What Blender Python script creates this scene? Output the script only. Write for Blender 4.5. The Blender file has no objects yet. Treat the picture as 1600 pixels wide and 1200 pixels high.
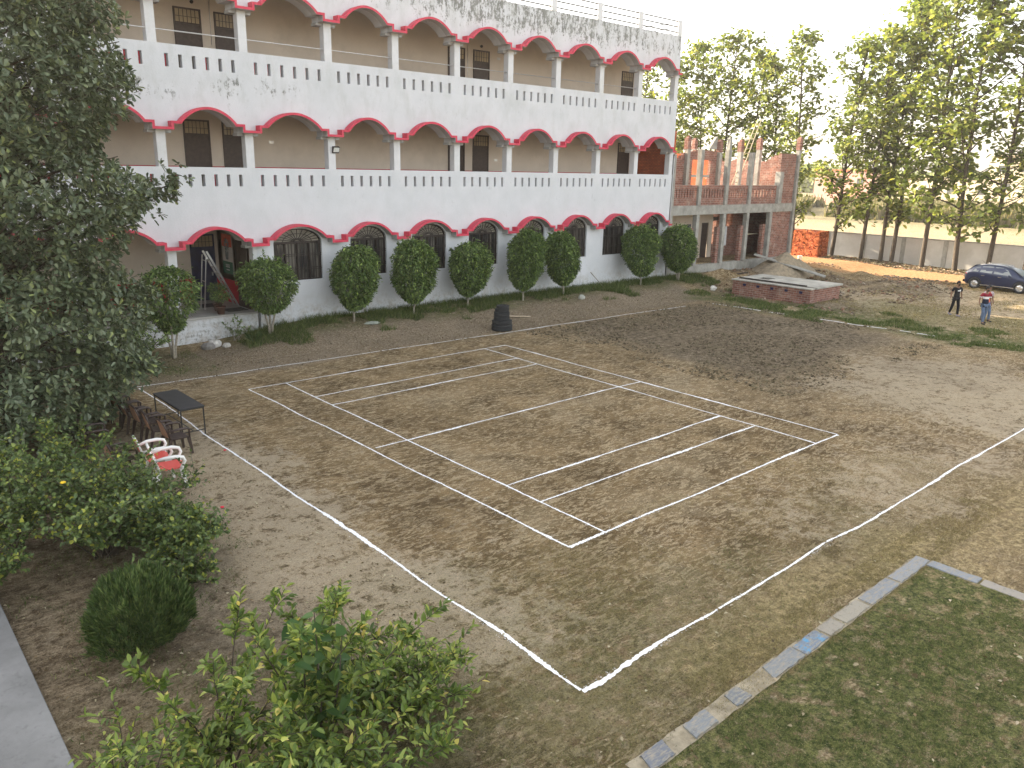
import bpy, bmesh, math, random
import numpy as np
from math import sin, cos, pi, radians as RAD
from mathutils import Vector, Matrix
rng = np.random.default_rng(7); random.seed(7)
sc = bpy.context.scene
COL = sc.collection
# ------------------------------------------------------------------ camera, sky, sun, exposure
cam_d = bpy.data.cameras.new('camera'); cam = bpy.data.objects.new('camera', cam_d); COL.objects.link(cam); sc.camera = cam
YAW, PITCH, ROLL = 0.729, 0.270, -0.021
f_ = Vector((sin(YAW)*cos(PITCH), cos(YAW)*cos(PITCH), -sin(PITCH)))
r_ = Vector((cos(YAW), -sin(YAW), 0)); d_ = f_.cross(r_)
rr = cos(ROLL)*r_ + sin(ROLL)*d_; dd = -sin(ROLL)*r_ + cos(ROLL)*d_
M = Matrix(((rr.x, -dd.x, -f_.x), (rr.y, -dd.y, -f_.y), (rr.z, -dd.z, -f_.z)))
CAM = Vector((-9.686, -29.09, 6.652))
cam.matrix_world = Matrix.Translation(CAM) @ M.to_4x4()
cam_d.sensor_fit = 'HORIZONTAL'; cam_d.sensor_width = 36; cam_d.lens = 36*1220.6/1600
cam_d.clip_start = .1; cam_d.clip_end = 4000
SUN_EL, SUN_T = RAD(20), RAD(11)          # height, turn of the sun from +y towards -x
w = bpy.data.worlds.new('World'); sc.world = w; w.use_nodes = True
nt = w.node_tree; bg = nt.nodes['Background']
sky = nt.nodes.new('ShaderNodeTexSky'); sky.sky_type = 'NISHITA'; sky.sun_disc = False
sky.sun_elevation = SUN_EL; sky.sun_rotation = -SUN_T; sky.dust_density = 3.0; sky.air_density = 1.0; sky.ozone_density = 1.0; sky.altitude = 100
hs = nt.nodes.new('ShaderNodeHueSaturation'); hs.inputs['Saturation'].default_value = .36
tint = nt.nodes.new('ShaderNodeMix'); tint.data_type = 'RGBA'; tint.blend_type = 'MULTIPLY'; tint.inputs[0].default_value = 1
tint.inputs[7].default_value = (1.0, .965, .905, 1)
nt.links.new(sky.outputs[0], hs.inputs['Color']); nt.links.new(hs.outputs[0], tint.inputs[6]); nt.links.new(tint.outputs[2], bg.inputs[0])
bg.inputs[1].default_value = 0.13
sd = bpy.data.lights.new('sun', 'SUN'); sd.energy = 4.0; sd.angle = RAD(.6); sd.color = (1, .83, .62)
so = bpy.data.objects.new('sun', sd); COL.objects.link(so)
sdir = Vector((-sin(SUN_T)*cos(SUN_EL), cos(SUN_T)*cos(SUN_EL), sin(SUN_EL)))
so.rotation_euler = sdir.to_track_quat('Z', 'Y').to_euler(); so.location = (0, 60, 60)
vs = sc.view_settings; vs.view_transform = 'Standard'; vs.look = 'None'; vs.gamma = 1; vs.use_curve_mapping = False
vs.exposure = 2.44
sc.cycles.max_bounces = 6; sc.cycles.diffuse_bounces = 3; sc.cycles.transparent_max_bounces = 6

# ------------------------------------------------------------------ helpers
def tag(o, label=None, cat=None, group=None, kind=None):
    if label: o['label'] = label
    if cat: o['category'] = cat
    if group: o['group'] = group
    if kind: o['kind'] = kind
    return o
def empty(name, loc=(0,0,0), rz=0, label=None, cat=None, group=None):
    o = bpy.data.objects.new(name, None); COL.objects.link(o); o.location = loc; o.rotation_euler = (0,0,rz)
    o.empty_display_size = .3
    return tag(o, label, cat, group)
def link(name, me, mats, parent=None, loc=None, rz=None):
    o = bpy.data.objects.new(name, me); COL.objects.link(o)
    for m in (mats if isinstance(mats, (list, tuple)) else [mats]):
        if len(me.materials) < len(mats if isinstance(mats, (list, tuple)) else [mats]): me.materials.append(m)
    if parent: o.parent = parent
    if loc is not None: o.location = loc
    if rz is not None: o.rotation_euler = (0,0,rz)
    return o
def copy_tree(o, parent=None):
    c = o.copy(); COL.objects.link(c); c.parent = parent
    for ch in list(o.children): copy_tree(ch, c)
    return c
def np_mesh(name, V, F, smooth=False, mi=None):
    """V (n,3), F (m,k) all faces of k corners"""
    V = np.asarray(V, np.float32); F = np.asarray(F, np.int32)
    me = bpy.data.meshes.new(name); k = F.shape[1]
    me.vertices.add(len(V)); me.vertices.foreach_set('co', V.ravel())
    me.loops.add(F.size); me.loops.foreach_set('vertex_index', F.ravel())
    me.polygons.add(len(F)); me.polygons.foreach_set('loop_start', np.arange(0, F.size, k, dtype=np.int32))
    me.polygons.foreach_set('loop_total', np.full(len(F), k, np.int32))
    if smooth: me.polygons.foreach_set('use_smooth', np.ones(len(F), bool))
    if mi is not None: me.polygons.foreach_set('material_index', np.asarray(mi, np.int32))
    me.update(calc_edges=True); return me
class MB:
    def __init__(s): s.v = []; s.f = []; s.m = []; s.mi = 0; s.T = None; s.sm = []; s.smooth = False
    def vert(s, p):
        p = Vector(p)
        if s.T is not None: p = s.T @ p
        s.v.append(tuple(p)); return len(s.v)-1
    def face(s, ids): s.f.append(tuple(ids)); s.m.append(s.mi); s.sm.append(s.smooth)
    def poly(s, pts): s.face([s.vert(p) for p in pts]); return s
    def hexa(s, p):   # 8 points: bottom 4 ccw, top 4 ccw
        i = [s.vert(q) for q in p]
        for f in ((3,2,1,0),(4,5,6,7),(0,1,5,4),(1,2,6,5),(2,3,7,6),(3,0,4,7)): s.face([i[j] for j in f])
        return s
    def box(s, x0, x1, y0, y1, z0, z1):
        return s.hexa([(x0,y0,z0),(x1,y0,z0),(x1,y1,z0),(x0,y1,z0),(x0,y0,z1),(x1,y0,z1),(x1,y1,z1),(x0,y1,z1)])
    def bar(s, a, b, wx, wy=None, up=(0,0,1)):
        a = Vector(a); b = Vector(b); d = (b-a).normalized(); up = Vector(up)
        if abs(d.dot(up)) > .97: up = Vector((1,0,0))
        u = d.cross(up).normalized()*wx/2; v = d.cross(u).normalized()*(wy or wx)/2
        return s.hexa([a-u-v, a+u-v, a+u+v, a-u+v, b-u-v, b+u-v, b+u+v, b-u+v])
    def tube(s, pts, rad, n=8, cap=True):
        P = [Vector(p) for p in pts]; R = rad if isinstance(rad, (list, tuple)) else [rad]*len(P)
        rings = []; prev = None; sm = s.smooth; s.smooth = True
        for i, p in enumerate(P):
            d = (P[min(i+1, len(P)-1)]-P[max(i-1, 0)]).normalized()
            if prev is None:
                a = Vector((0,0,1)) if abs(d.z) < .9 else Vector((1,0,0)); u = d.cross(a).normalized()
            else: u = (prev-d*prev.dot(d)).normalized()
            prev = u; v = d.cross(u)
            rings.append([s.vert(p+(u*cos(2*pi*k/n)+v*sin(2*pi*k/n))*R[i]) for k in range(n)])
        for a, b in zip(rings, rings[1:]):
            for k in range(n): s.face((a[k], a[(k+1)%n], b[(k+1)%n], b[k]))
        s.smooth = sm
        if cap: s.face(rings[0][::-1]); s.face(rings[-1])
        return s
    def lathe(s, prof, n=24, c=(0,0,0), axis='z', closed=False):
        c = Vector(c); rings = []; sm = s.smooth; s.smooth = True
        for r, h in prof:
            ring = []
            for k in range(n):
                a = 2*pi*k/n; q = (r*cos(a), r*sin(a), h)
                if axis == 'x': q = (h, r*cos(a), r*sin(a))
                if axis == 'y': q = (r*cos(a), h, r*sin(a))
                ring.append(s.vert(c+Vector(q)))
            rings.append(ring)
        pr = list(zip(rings, rings[1:]))
        if closed: pr.append((rings[-1], rings[0]))
        for a, b in pr:
            for k in range(n): s.face((a[k], a[(k+1)%n], b[(k+1)%n], b[k]))
        s.smooth = sm; return s
    def prism(s, outline, h0, h1, axis='z'):
        n = len(outline)
        def q(p, h): return {'z': (p[0],p[1],h), 'y': (p[0],h,p[1]), 'x': (h,p[0],p[1])}[axis]
        a = [s.vert(q(p, h0)) for p in outline]; b = [s.vert(q(p, h1)) for p in outline]
        s.face(a[::-1]); s.face(b)
        for k in range(n): s.face((a[k], a[(k+1)%n], b[(k+1)%n], b[k]))
        return s
    def blob(s, c, r, n=8, m=5, j=.15, seed=0):
        rd = random.Random(seed); c = Vector(c); rx, ry, rz = r if isinstance(r, (tuple, list)) else (r,r,r)
        rings = []
        for i in range(m+1):
            t = pi*i/m; q = []
            for k in range(n):
                a = 2*pi*k/n; e = 1+rd.uniform(-j, j)
                q.append(s.vert(c+Vector((rx*sin(t)*cos(a)*e, ry*sin(t)*sin(a)*e, -rz*cos(t)*e))))
            rings.append(q)
        for a, b in zip(rings, rings[1:]):
            for k in range(n): s.face((a[k], a[(k+1)%n], b[(k+1)%n], b[k]))
        return s
    def mesh(s, name, bevel=0):
        me = bpy.data.meshes.new(name); me.from_pydata(s.v, [], s.f); me.update()
        me.polygons.foreach_set('material_index', s.m); me.polygons.foreach_set('use_smooth', s.sm)
        bm = bmesh.new(); bm.from_mesh(me)
        bmesh.ops.recalc_face_normals(bm, faces=bm.faces)
        if bevel:
            bmesh.ops.remove_doubles(bm, verts=bm.verts, dist=1e-5)
            es = [e for e in bm.edges if len(e.link_faces) == 2 and e.calc_face_angle(0) > .5]
            bmesh.ops.bevel(bm, geom=es, offset=bevel, segments=1, affect='EDGES', clamp_overlap=True)
        bm.to_mesh(me); bm.free(); return me
    def build(s, name, mats, parent=None, loc=None, rz=None, bevel=0):
        return link(name, s.mesh(name, bevel), mats, parent, loc, rz)

# value noise on the plane
_tab = np.random.default_rng(3).random((256, 256))
def vn(x, y, s, seed=0):
    x = np.asarray(x, float)/s+seed*17.3+500; y = np.asarray(y, float)/s+seed*9.7+500
    xi = np.floor(x).astype(int); yi = np.floor(y).astype(int); fx = x-xi; fy = y-yi
    fx = fx*fx*(3-2*fx); fy = fy*fy*(3-2*fy)
    a = _tab[xi%256, yi%256]; b = _tab[(xi+1)%256, yi%256]; c = _tab[xi%256, (yi+1)%256]; d = _tab[(xi+1)%256, (yi+1)%256]
    return (a*(1-fx)+b*fx)*(1-fy)+(c*(1-fx)+d*fx)*fy
def fbm(x, y, s, seed=0, o=3):
    return sum(vn(x, y, s/2**k, seed+k)*.5**k for k in range(o))/sum(.5**k for k in range(o))
def ss(a, b, x):
    t = np.clip((np.asarray(x, float)-a)/(b-a), 0, 1); return t*t*(3-2*t)
def H(x, y):
    x = np.asarray(x, float); y = np.asarray(y, float)
    hf = .1+.42*ss(0, 5.5, x)-.2*ss(30, 42, x)
    h = hf*ss(-4.5, -.8, y)*(1-ss(46, 54, x)*.6)
    h = h+.03*(fbm(x, y, 3.0, 1)-.5)
    rough = ss(26.5, 30, x)*(1-ss(42.5, 45, x))*ss(-17, -10, y)
    h = h+rough*.30*(fbm(x, y, 1.7, 5)-.42)
    h = h+.55*np.exp(-((x-46.5)/1.3)**2)*ss(-16, -12, y)*(1-ss(-4, -1, y))*fbm(x, y, 1.1, 8)*0
    # low ridge of dug earth beside the dirt track
    h = h+ss(36, 40, x)*(1-ss(43, 45.5, x))*ss(-13, -9, y)*(1-ss(1, 3, y))*.35*fbm(x, y, 1.3, 9)
    return h

# ------------------------------------------------------------------ node materials
class NT:
    def __init__(s, name):
        s.m = bpy.data.materials.new(name); s.m.use_nodes = True; s.nt = s.m.node_tree; s.nt.nodes.clear()
        s.out = s.nt.nodes.new('ShaderNodeOutputMaterial')
    def n(s, t, ins=None, **kw):
        nd = s.nt.nodes.new('ShaderNode'+t)
        for k, v in kw.items(): setattr(nd, k, v)
        for k, v in (ins or {}).items(): s.set(nd.inputs[k], v)
        return nd
    def set(s, sock, v):
        if hasattr(v, 'is_output') or isinstance(v, bpy.types.NodeSocket): s.nt.links.new(v, sock)
        elif isinstance(v, bpy.types.Node): s.nt.links.new(v.outputs[0], sock)
        elif isinstance(v, tuple) and len(v) == 3 and sock.type == 'RGBA': sock.default_value = (*v, 1)
        else: sock.default_value = v
    def pos(s, scale=(1,1,1)):
        g = s.n('NewGeometry'); return s.n('Mapping', {'Vector': g.outputs['Position'], 'Scale': scale}).outputs[0]
    def obj(s, scale=(1,1,1)):
        g = s.n('TexCoord'); return s.n('Mapping', {'Vector': g.outputs['Object'], 'Scale': scale}).outputs[0]
    def noise(s, vec, scale, det=4, rough=.55, dist=0):
        return s.n('TexNoise', {'Vector': vec, 'Scale': scale, 'Detail': det, 'Roughness': rough, 'Distortion': dist}).outputs[0]
    def mr(s, v, a, b, c=0., d=1.):
        return s.n('MapRange', {'Value': v, 'From Min': a, 'From Max': b, 'To Min': c, 'To Max': d}).outputs[0]
    def math(s, op, a, b=0.): return s.n('Math', {0: a, 1: b}, operation=op).outputs[0]
    def mix(s, f, a, b, bt='MIX'):
        nd = s.nt.nodes.new('ShaderNodeMix'); nd.data_type = 'RGBA'; nd.blend_type = bt
        s.set(nd.inputs[0], f); s.set(nd.inputs[6], a); s.set(nd.inputs[7], b); return nd.outputs[2]
    def ramp(s, f, stops):
        nd = s.n('ValToRGB', {'Fac': f}); cr = nd.color_ramp
        while len(cr.elements) < len(stops): cr.elements.new(.5)
        for e, (p, c) in zip(cr.elements, stops): e.position = p; e.color = (*c, 1)
        return nd.outputs[0]
    def sep(s, v): return s.n('SeparateXYZ', {0: v})
    def bump(s, h, strength=.3, dist=.02): return s.n('Bump', {'Height': h, 'Strength': strength, 'Distance': dist}).outputs[0]
    def bsdf(s, col, rough=.8, normal=None, metal=0., spec=.3, extra=None):
        b = s.n('BsdfPrincipled', {'Base Color': col, 'Roughness': rough, 'Metallic': metal, 'Specular IOR Level': spec})
        if normal is not None: s.set(b.inputs['Normal'], normal)
        for k, v in (extra or {}).items(): s.set(b.inputs[k], v)
        s.b = b; s.nt.links.new(b.outputs[0], s.out.inputs[0]); return s.m
def simple(name, col, rough=.6, var=.18, scale=6, metal=0, spec=.3, bump=.0, dirt=None, objc=False, extra=None):
    t = NT(name); p = t.obj() if objc else t.pos()
    n = t.noise(p, scale, 5)
    c = t.mix(t.mr(n, .3, .7), tuple(max(0, x*(1-var)) for x in col), tuple(min(1, x*(1+var)) for x in col))
    if dirt: c = t.mix(t.mr(t.noise(p, scale*.4, 6, .7), .5, .68), c, dirt)
    return t.bsdf(c, rough, t.bump(t.noise(p, scale*6, 4), bump, .01) if bump else None, metal, spec, extra)
def leafmat(name, stops, trans=.35, rough=.5, spec=.3, big=None):
    t = NT(name); g = t.n('NewGeometry'); r = g.outputs['Random Per Island']
    c = t.ramp(r, stops)
    n = t.noise(t.pos(), big or 1.2, 3)
    c = t.mix(t.mr(n, .35, .65), c, t.mix(1., c, (.66, .7, .6), 'MULTIPLY'))
    b = t.n('BsdfPrincipled', {'Base Color': c, 'Roughness': rough, 'Specular IOR Level': spec})
    tr = t.n('BsdfTranslucent', {'Color': t.mix(1., c, (1.0, 1.0, .55), 'MULTIPLY')})
    mx = t.n('MixShader', {0: trans, 1: b.outputs[0], 2: tr.outputs[0]})
    t.nt.links.new(mx.outputs[0], t.out.inputs[0]); return t.m

def whitewash():
    t = NT('whitewash'); p = t.pos(); s = t.sep(p); z = s.outputs[2]; x = s.outputs[0]
    base = t.mix(t.mr(t.noise(p, .9, 6, .65), .35, .7), (.62, .635, .665), (.555, .575, .60))
    st = t.noise(t.pos((2.2, 2.2, .9)), 1.6, 8, .72)
    blot = t.noise(p, .55, 5, .6)
    # mould on the roof parapet, peeling band under the top gallery, damp at the foot
    top = t.math('MULTIPLY', t.math('MULTIPLY', t.mr(z, 12.1, 13.1), t.mr(x, 0, 13)), t.mr(x, 22, 27, 1., .72))
    mid = t.math('MULTIPLY', t.math('MULTIPLY', t.mr(z, 8.4, 8.9), t.mr(z, 9.9, 9.3)), t.mr(x, 9, 3, .1, 1.))
    mid = t.math('MULTIPLY', mid, t.mr(blot, .4, .6))
    allb = t.math('MAXIMUM', t.math('MAXIMUM', t.math('MULTIPLY', top, t.mr(blot, .3, .5, .75, 1.)), t.math('MULTIPLY', mid, .9)), .2)
    fl = t.noise(t.pos((3.2, 3.2, 2.4)), 2.6, 10, .8)
    comb = t.math('ADD', t.math('MULTIPLY', st, .5), t.math('MULTIPLY', fl, .5))
    m = t.math('MULTIPLY', t.mr(t.math('ADD', comb, t.math('MULTIPLY', allb, .112)), .585, .635), t.mr(allb, .2, .6, .25, 1.))
    c = t.mix(t.math('MULTIPLY', m, .85), base, (.13, .135, .12))
    soft = t.math('MULTIPLY', t.mr(t.noise(t.pos((1.5, 1.5, .7)), 1.1, 7, .65), .48, .7), t.mr(z, 7.5, 9., .12, .42))
    c = t.mix(soft, c, (.40, .42, .40))
    foot = t.math('MULTIPLY', t.mr(z, 1.7, .5), t.mr(t.noise(t.pos((1, 1, 1)), 2.6, 8, .75), .46, .62))
    c = t.mix(t.math('MULTIPLY', foot, .65), c, (.36, .31, .25))
    foot2 = t.math('MULTIPLY', t.mr(z, 1.15, .45), t.mr(t.noise(p, 7, 6, .75), .5, .6))
    c = t.mix(t.math('MULTIPLY', foot2, .7), c, (.14, .14, .11))
    return t.bsdf(c, .85, t.bump(t.math('ADD', t.noise(p, 14, 6, .6), t.math('MULTIPLY', m, .4)), .22, .02), spec=.2)
def brickmat(name, c1, c2, mortar, scale=1., dirt=(.35,.3,.26), da=.35):
    t = NT(name); p = t.pos(); s = t.sep(p)
    u = t.math('ADD', s.outputs[0], s.outputs[1])
    v = t.n('CombineXYZ', {0: u, 1: s.outputs[2]}).outputs[0]
    b = t.n('TexBrick', {'Vector': v, 'Color1': c1, 'Color2': c2, 'Mortar': mortar, 'Scale': 1.0, 'Mortar Size': .012,
                         'Mortar Smooth': .3, 'Brick Width': .24*scale, 'Row Height': .085*scale})
    n = t.noise(p, 1.3, 6, .65)
    c = t.mix(t.mr(n, .35, .7), b.outputs[0], t.mix(1., b.outputs[0], (.62, .6, .62), 'MULTIPLY'))
    c = t.mix(t.math('MULTIPLY', t.mr(t.noise(p, 2.4, 7, .7), .52, .68), da), c, dirt)
    c = t.mix(t.mr(t.noise(p, 9, 3), .35, .65, 0, .5), c, t.mix(1., c, (1.35, 1.1, 1.), 'MULTIPLY'))
    return t.bsdf(c, .9, t.bump(t.math('ADD', b.outputs['Fac'], t.math('MULTIPLY', t.noise(p, 20, 4), -.6)), -.5, .02), spec=.15)
def concretemat(name, c=(.36,.345,.32), sc_=2.):
    t = NT(name); p = t.pos()
    a = t.mix(t.mr(t.noise(p, sc_, 7, .65), .35, .68), tuple(k*.72 for k in c), tuple(k*1.2 for k in c))
    a = t.mix(t.mr(t.noise(p, sc_*9, 5, .7), .55, .7, 0, .5), a, tuple(k*.55 for k in c))
    return t.bsdf(a, .9, t.bump(t.noise(p, 25, 6, .65), .35, .01), spec=.2)

def groundmat():
    t = NT('soil'); p = t.pos()
    A = lambda n: t.n('Attribute', attribute_name=n, attribute_type='GEOMETRY').outputs['Fac']
    pale, green, till_shade, straw, orange, litter = (A(k) for k in ('pale', 'green', 'till_shade', 'straw', 'orange', 'litter'))
    fine = t.noise(p, 7, 10, .74); mid = t.noise(p, .8, 6, .6, .5); fine2 = t.noise(p, 30, 6, .72); med = t.noise(p, 2.6, 10, .72, .3)
    st = t.noise(t.pos((1.15, 3.0, 1)), 2.6, 9, .66, 1.6)      # broom and shoe marks
    st2 = t.noise(t.pos((1.8, 5., 1)), 2.2, 7, .7, 1.0)
    c = t.mix(t.mr(mid, .38, .62), (.145, .098, .048), (.30, .212, .112))
    c = t.mix(t.math('MULTIPLY', t.mr(st, .50, .55), .72), c, (.52, .415, .265))
    c = t.mix(t.math('MULTIPLY', t.mr(st2, .46, .40), .48), c, (.095, .066, .036))
    # pale dust showing through, always broken up
    f = t.math('ADD', t.math('MULTIPLY', fine, .45), t.math('MULTIPLY', med, .55))
    pm = t.mr(t.math('ADD', f, t.math('MULTIPLY', pale, .155)), .565, .66)
    c = t.mix(t.math('MULTIPLY', pm, .88), c, t.mix(t.mr(fine2, .4, .6), (.40, .325, .225), (.57, .485, .36)))
    dk = t.math('MULTIPLY', t.mr(f, .47, .40), t.mr(pale, .3, .8, .25, .8))
    c = t.mix(dk, c, (.10, .078, .052))
    big = t.noise(p, .33, 5, .62, .4); c = t.mix(t.mr(big, .52, .66, 0, .45), c, t.mix(1., c, (.5, .48, .45), 'MULTIPLY')); c = t.mix(t.mr(big, .47, .36, 0, .3), c, (.44, .36, .24))
    tc = t.mix(t.mr(t.noise(p, 4.2, 10, .82), .43, .58), (.06, .045, .032), (.36, .295, .215))
    c = t.mix(t.math('MULTIPLY', till_shade, .8), c, tc)
    lc = t.mix(t.mr(t.noise(p, 16, 8, .8), .42, .6), (.13, .10, .07), (.40, .335, .26))
    c = t.mix(t.math('MULTIPLY', litter, .85), c, lc)
    sc1 = t.mix(t.mr(t.noise(p, 7, 9, .78), .42, .6), (.17, .13, .065), (.58, .46, .245))
    c = t.mix(t.math('MULTIPLY', straw, t.mr(med, .38, .55, .35, 1.)), c, sc1)
    gc = t.mix(t.mr(t.noise(p, 9, 9, .78), .42, .6), (.045, .06, .02), (.20, .20, .075))
    c = t.mix(t.math('MULTIPLY', green, t.mr(t.noise(p, 3.4, 9, .74), .60, .50, .12, 1.)), c, gc)
    sunlit_c = t.mix(t.mr(t.noise(p, 4, 9, .75), .4, .6), (.36, .19, .09), (.56, .36, .19))
    c = t.mix(orange, c, sunlit_c)  # sunlit strip of the track painted into the soil colour
    c = t.mix(t.mr(fine2, .52, .60, 0, .72), c, t.mix(1., c, (.36, .34, .31), 'MULTIPLY'))
    c = t.mix(t.mr(t.noise(p, 55, 3, .6), .63, .70, 0, .6), c, (.5, .44, .35))
    gr = t.noise(p, 95, 4, .75); gr2 = t.noise(t.pos((1, 2.2, 1)), 48, 6, .8)
    c = t.mix(t.mr(gr, .5, .36, 0, .75), c, t.mix(1., c, (.38, .36, .33), 'MULTIPLY')); c = t.mix(t.mr(gr2, .53, .66, 0, .7), c, t.mix(1., c, (1.75, 1.72, 1.6), 'MULTIPLY'))
    c = t.mix(t.mr(gr2, .47, .36, 0, .6), c, t.mix(1., c, (.45, .43, .4), 'MULTIPLY'))
    h = t.math('ADD', t.math('MULTIPLY', fine, 1.), t.math('ADD', t.math('MULTIPLY', st, .5), t.math('MULTIPLY', t.noise(p, 4, 9, .75), t.mr(till_shade, 0, 1, .4, 2.6))))
    return t.bsdf(c, .95, t.bump(h, 1., .07), spec=.1)
M_ = {}
M_['white'] = whitewash()
M_['col'] = simple('column_whitewash', (.63,.64,.66), .8, .05, 3, bump=.1, dirt=(.56,.57,.56))
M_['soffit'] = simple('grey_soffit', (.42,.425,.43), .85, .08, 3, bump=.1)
M_['inner'] = simple('beige_wall', (.58,.50,.42), .85, .06, .8, bump=.08, dirt=(.49,.42,.35))
M_['red'] = simple('red_paint', (.55,.05,.09), .55, .12, 3, dirt=(.5,.06,.09), bump=.08)
M_['dado'] = simple('crimson_dado', (.42,.012,.03), .5, .12, 3)
M_['door'] = simple('dark_brown_door', (.05,.032,.026), .5, .3, 8, spec=.3)
M_['navy'] = simple('navy_curtain', (.014,.018,.06), .7, .3, 6)
M_['transom'] = simple('amber_transom', (.33,.25,.15), .4, .2, 2)
M_['iron'] = simple('dark_iron', (.03,.022,.02), .5, .3, 9)
M_['steel'] = simple('steel_rail', (.62,.62,.62), .3, .1, 9, metal=.8)
M_['floor'] = simple('porch_floor', (.36,.35,.33), .5, .2, 2)
M_['brick'] = brickmat('red_brick', (.19,.085,.065), (.30,.15,.115), (.34,.29,.25), 1.35, (.33,.28,.24), .7)
M_['brick_sunlit'] = brickmat('sunlit_brick', (.55,.15,.055), (.42,.11,.05), (.18,.07,.04), dirt=(.6,.22,.09))  # red brick copy with warm sunlight put into its colour
M_['conc'] = concretemat('raw_concrete', (.33,.32,.29))
M_['conc2'] = concretemat('path_concrete', (.21,.21,.21), .8)
M_['slab'] = concretemat('cover_concrete', (.42,.40,.355), 1.5)
M_['soil'] = groundmat()
M_['bark'] = simple('bark', (.075,.06,.045), .9, .4, 14, bump=.5)
M_['bark2'] = simple('pale_bark', (.3,.27,.22), .9, .3, 18, bump=.4)
M_['chalk'] = simple('chalk', (.86,.86,.87), .95, .06, 30)
def panemat():
    t = NT('window_pane'); p = t.pos()
    c = t.mix(t.mr(t.noise(t.pos((3,3,.4)), 1.4, 3), .45, .62), (.03,.032,.035), (.17,.16,.14))
    return t.bsdf(c, .18, spec=.5)
M_['pane'] = panemat(); M_['fan'] = simple('fanlight_glass', (.30,.28,.24), .3, .3, 3)
# ------------------------------------------------------------------ ground
gx = np.concatenate([[-900,-400,-200,-100,-60,-40,-28,-20,-16], np.arange(-13, 47, .2), np.arange(47, 60, .5), [62,65,70,76,84,94,110,135,170,220,300,420,600,900]])
gy = np.concatenate([[-900,-400,-200,-100,-60,-45,-38], np.arange(-34, 4, .2), np.arange(4, 14, .5), [16,20,26,34,44,58,76,100,135,180,250,360,520,800]])
GX, GY = np.meshgrid(gx, gy, indexing='ij')
X, Y = GX.ravel(), GY.ravel()
V = np.stack([X, Y, H(X, Y)], 1)
nx_, ny_ = len(gx), len(gy)
I = np.arange(nx_*ny_).reshape(nx_, ny_)
F = np.stack([I[:-1,:-1].ravel(), I[1:,:-1].ravel(), I[1:,1:].ravel(), I[:-1,1:].ravel()], 1)
me = np_mesh('ground', V, F, smooth=True)
nz = fbm(X, Y, 4, 20); nz2 = fbm(X, Y, 1.8, 30); nz3 = fbm(X, Y, 9, 40)
def box_(x0, x1, y0, y1, s=1.):
    j = (nz2-.5)*2.2*s
    return ss(x0-s, x0+s, X+j)*(1-ss(x1-s, x1+s, X+j))*ss(y0-s, y0+s, Y+j)*(1-ss(y1-s, y1+s, Y+j))
court = box_(-3, 13, -23, -5, .6)
att = {}
att['pale'] = np.clip(.22+.9*box_(-6.5, -2.6, -22, -9, .8)+.75*box_(-2.6, 3, -22.8, -20.6, .7)*ss(.4, .6, nz+.1)+.8*box_(13, 22, -25, -16.5, 1.6)*ss(.35, .6, nz3+.1)
                     +.5*box_(4, 14, -24.3, -21, .8)*nz2*1.4+.55*box_(26, 44, -22, -8, 2)-.25*box_(0, 9.8, -20, -7, .5)+.7*ss(54.6, 55, X), 0, 1)
att['green'] = np.clip(.95*box_(-9, 4.35, -50, -24.65, .12)+.5*box_(-12, 6, -24.6, -22.2, 1.2)*nz*1.5+.25*box_(-12, 0, -60, -20, 2)
                      +.95*box_(25.4, 29.0, -24, -3.4, .9)*ss(.25, .5, nz2)+.75*box_(1.5, 31, -2.1, 2, .5)+.6*box_(-12, -.5, -4.5, 1, 1.)*nz*1.4+.5*box_(28, 36, -24, -10, 2)*ss(.45, .6, nz)
                      +.6*box_(100, 140, -60, 90, 8), 0, 1)
att['till_shade'] = np.clip(.95*box_(13.5, 25, -15.5, -5.6, 1.2)+.35*box_(11, 22, -21, -15, 1.6)*nz*1.5+.75*box_(28, 45, -11.5, .5, 1.4)*ss(.35, .6, nz2)+.75*box_(-9, -4.9, -24, -8, .7), 0, 1)  # tilled soil; in the garden bed also bush shade and litter as colour
att['litter'] = np.clip(.85*box_(-12, 27, -4.9, -1.2, .35)+.6*box_(-4, 12, -30, -22.5, 1.)*nz, 0, 1)
att['straw'] = np.clip(.7*box_(3, 16, -26, -24.4, .7)+.8*box_(-1.8, 5, -24.55, -23.4, .4)+.6*box_(28, 44, -30, -13, 2)*ss(.4, .6, nz)+ss(54.6, 55, X)*.5, 0, 1)
att['orange'] = np.clip(.95*box_(42.5, 52.3, -13, 14, .8)*(1-.75*ss(-9.5, -12, Y)), 0, 1)  # sunlight on the dirt track, put into the colour as an orange strip
for k, v in att.items():
    a = me.attributes.new(k, 'FLOAT', 'POINT'); a.data.foreach_set('value', v.astype(np.float32))
tag(link('ground', me, M_['soil']), kind='structure')

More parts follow.
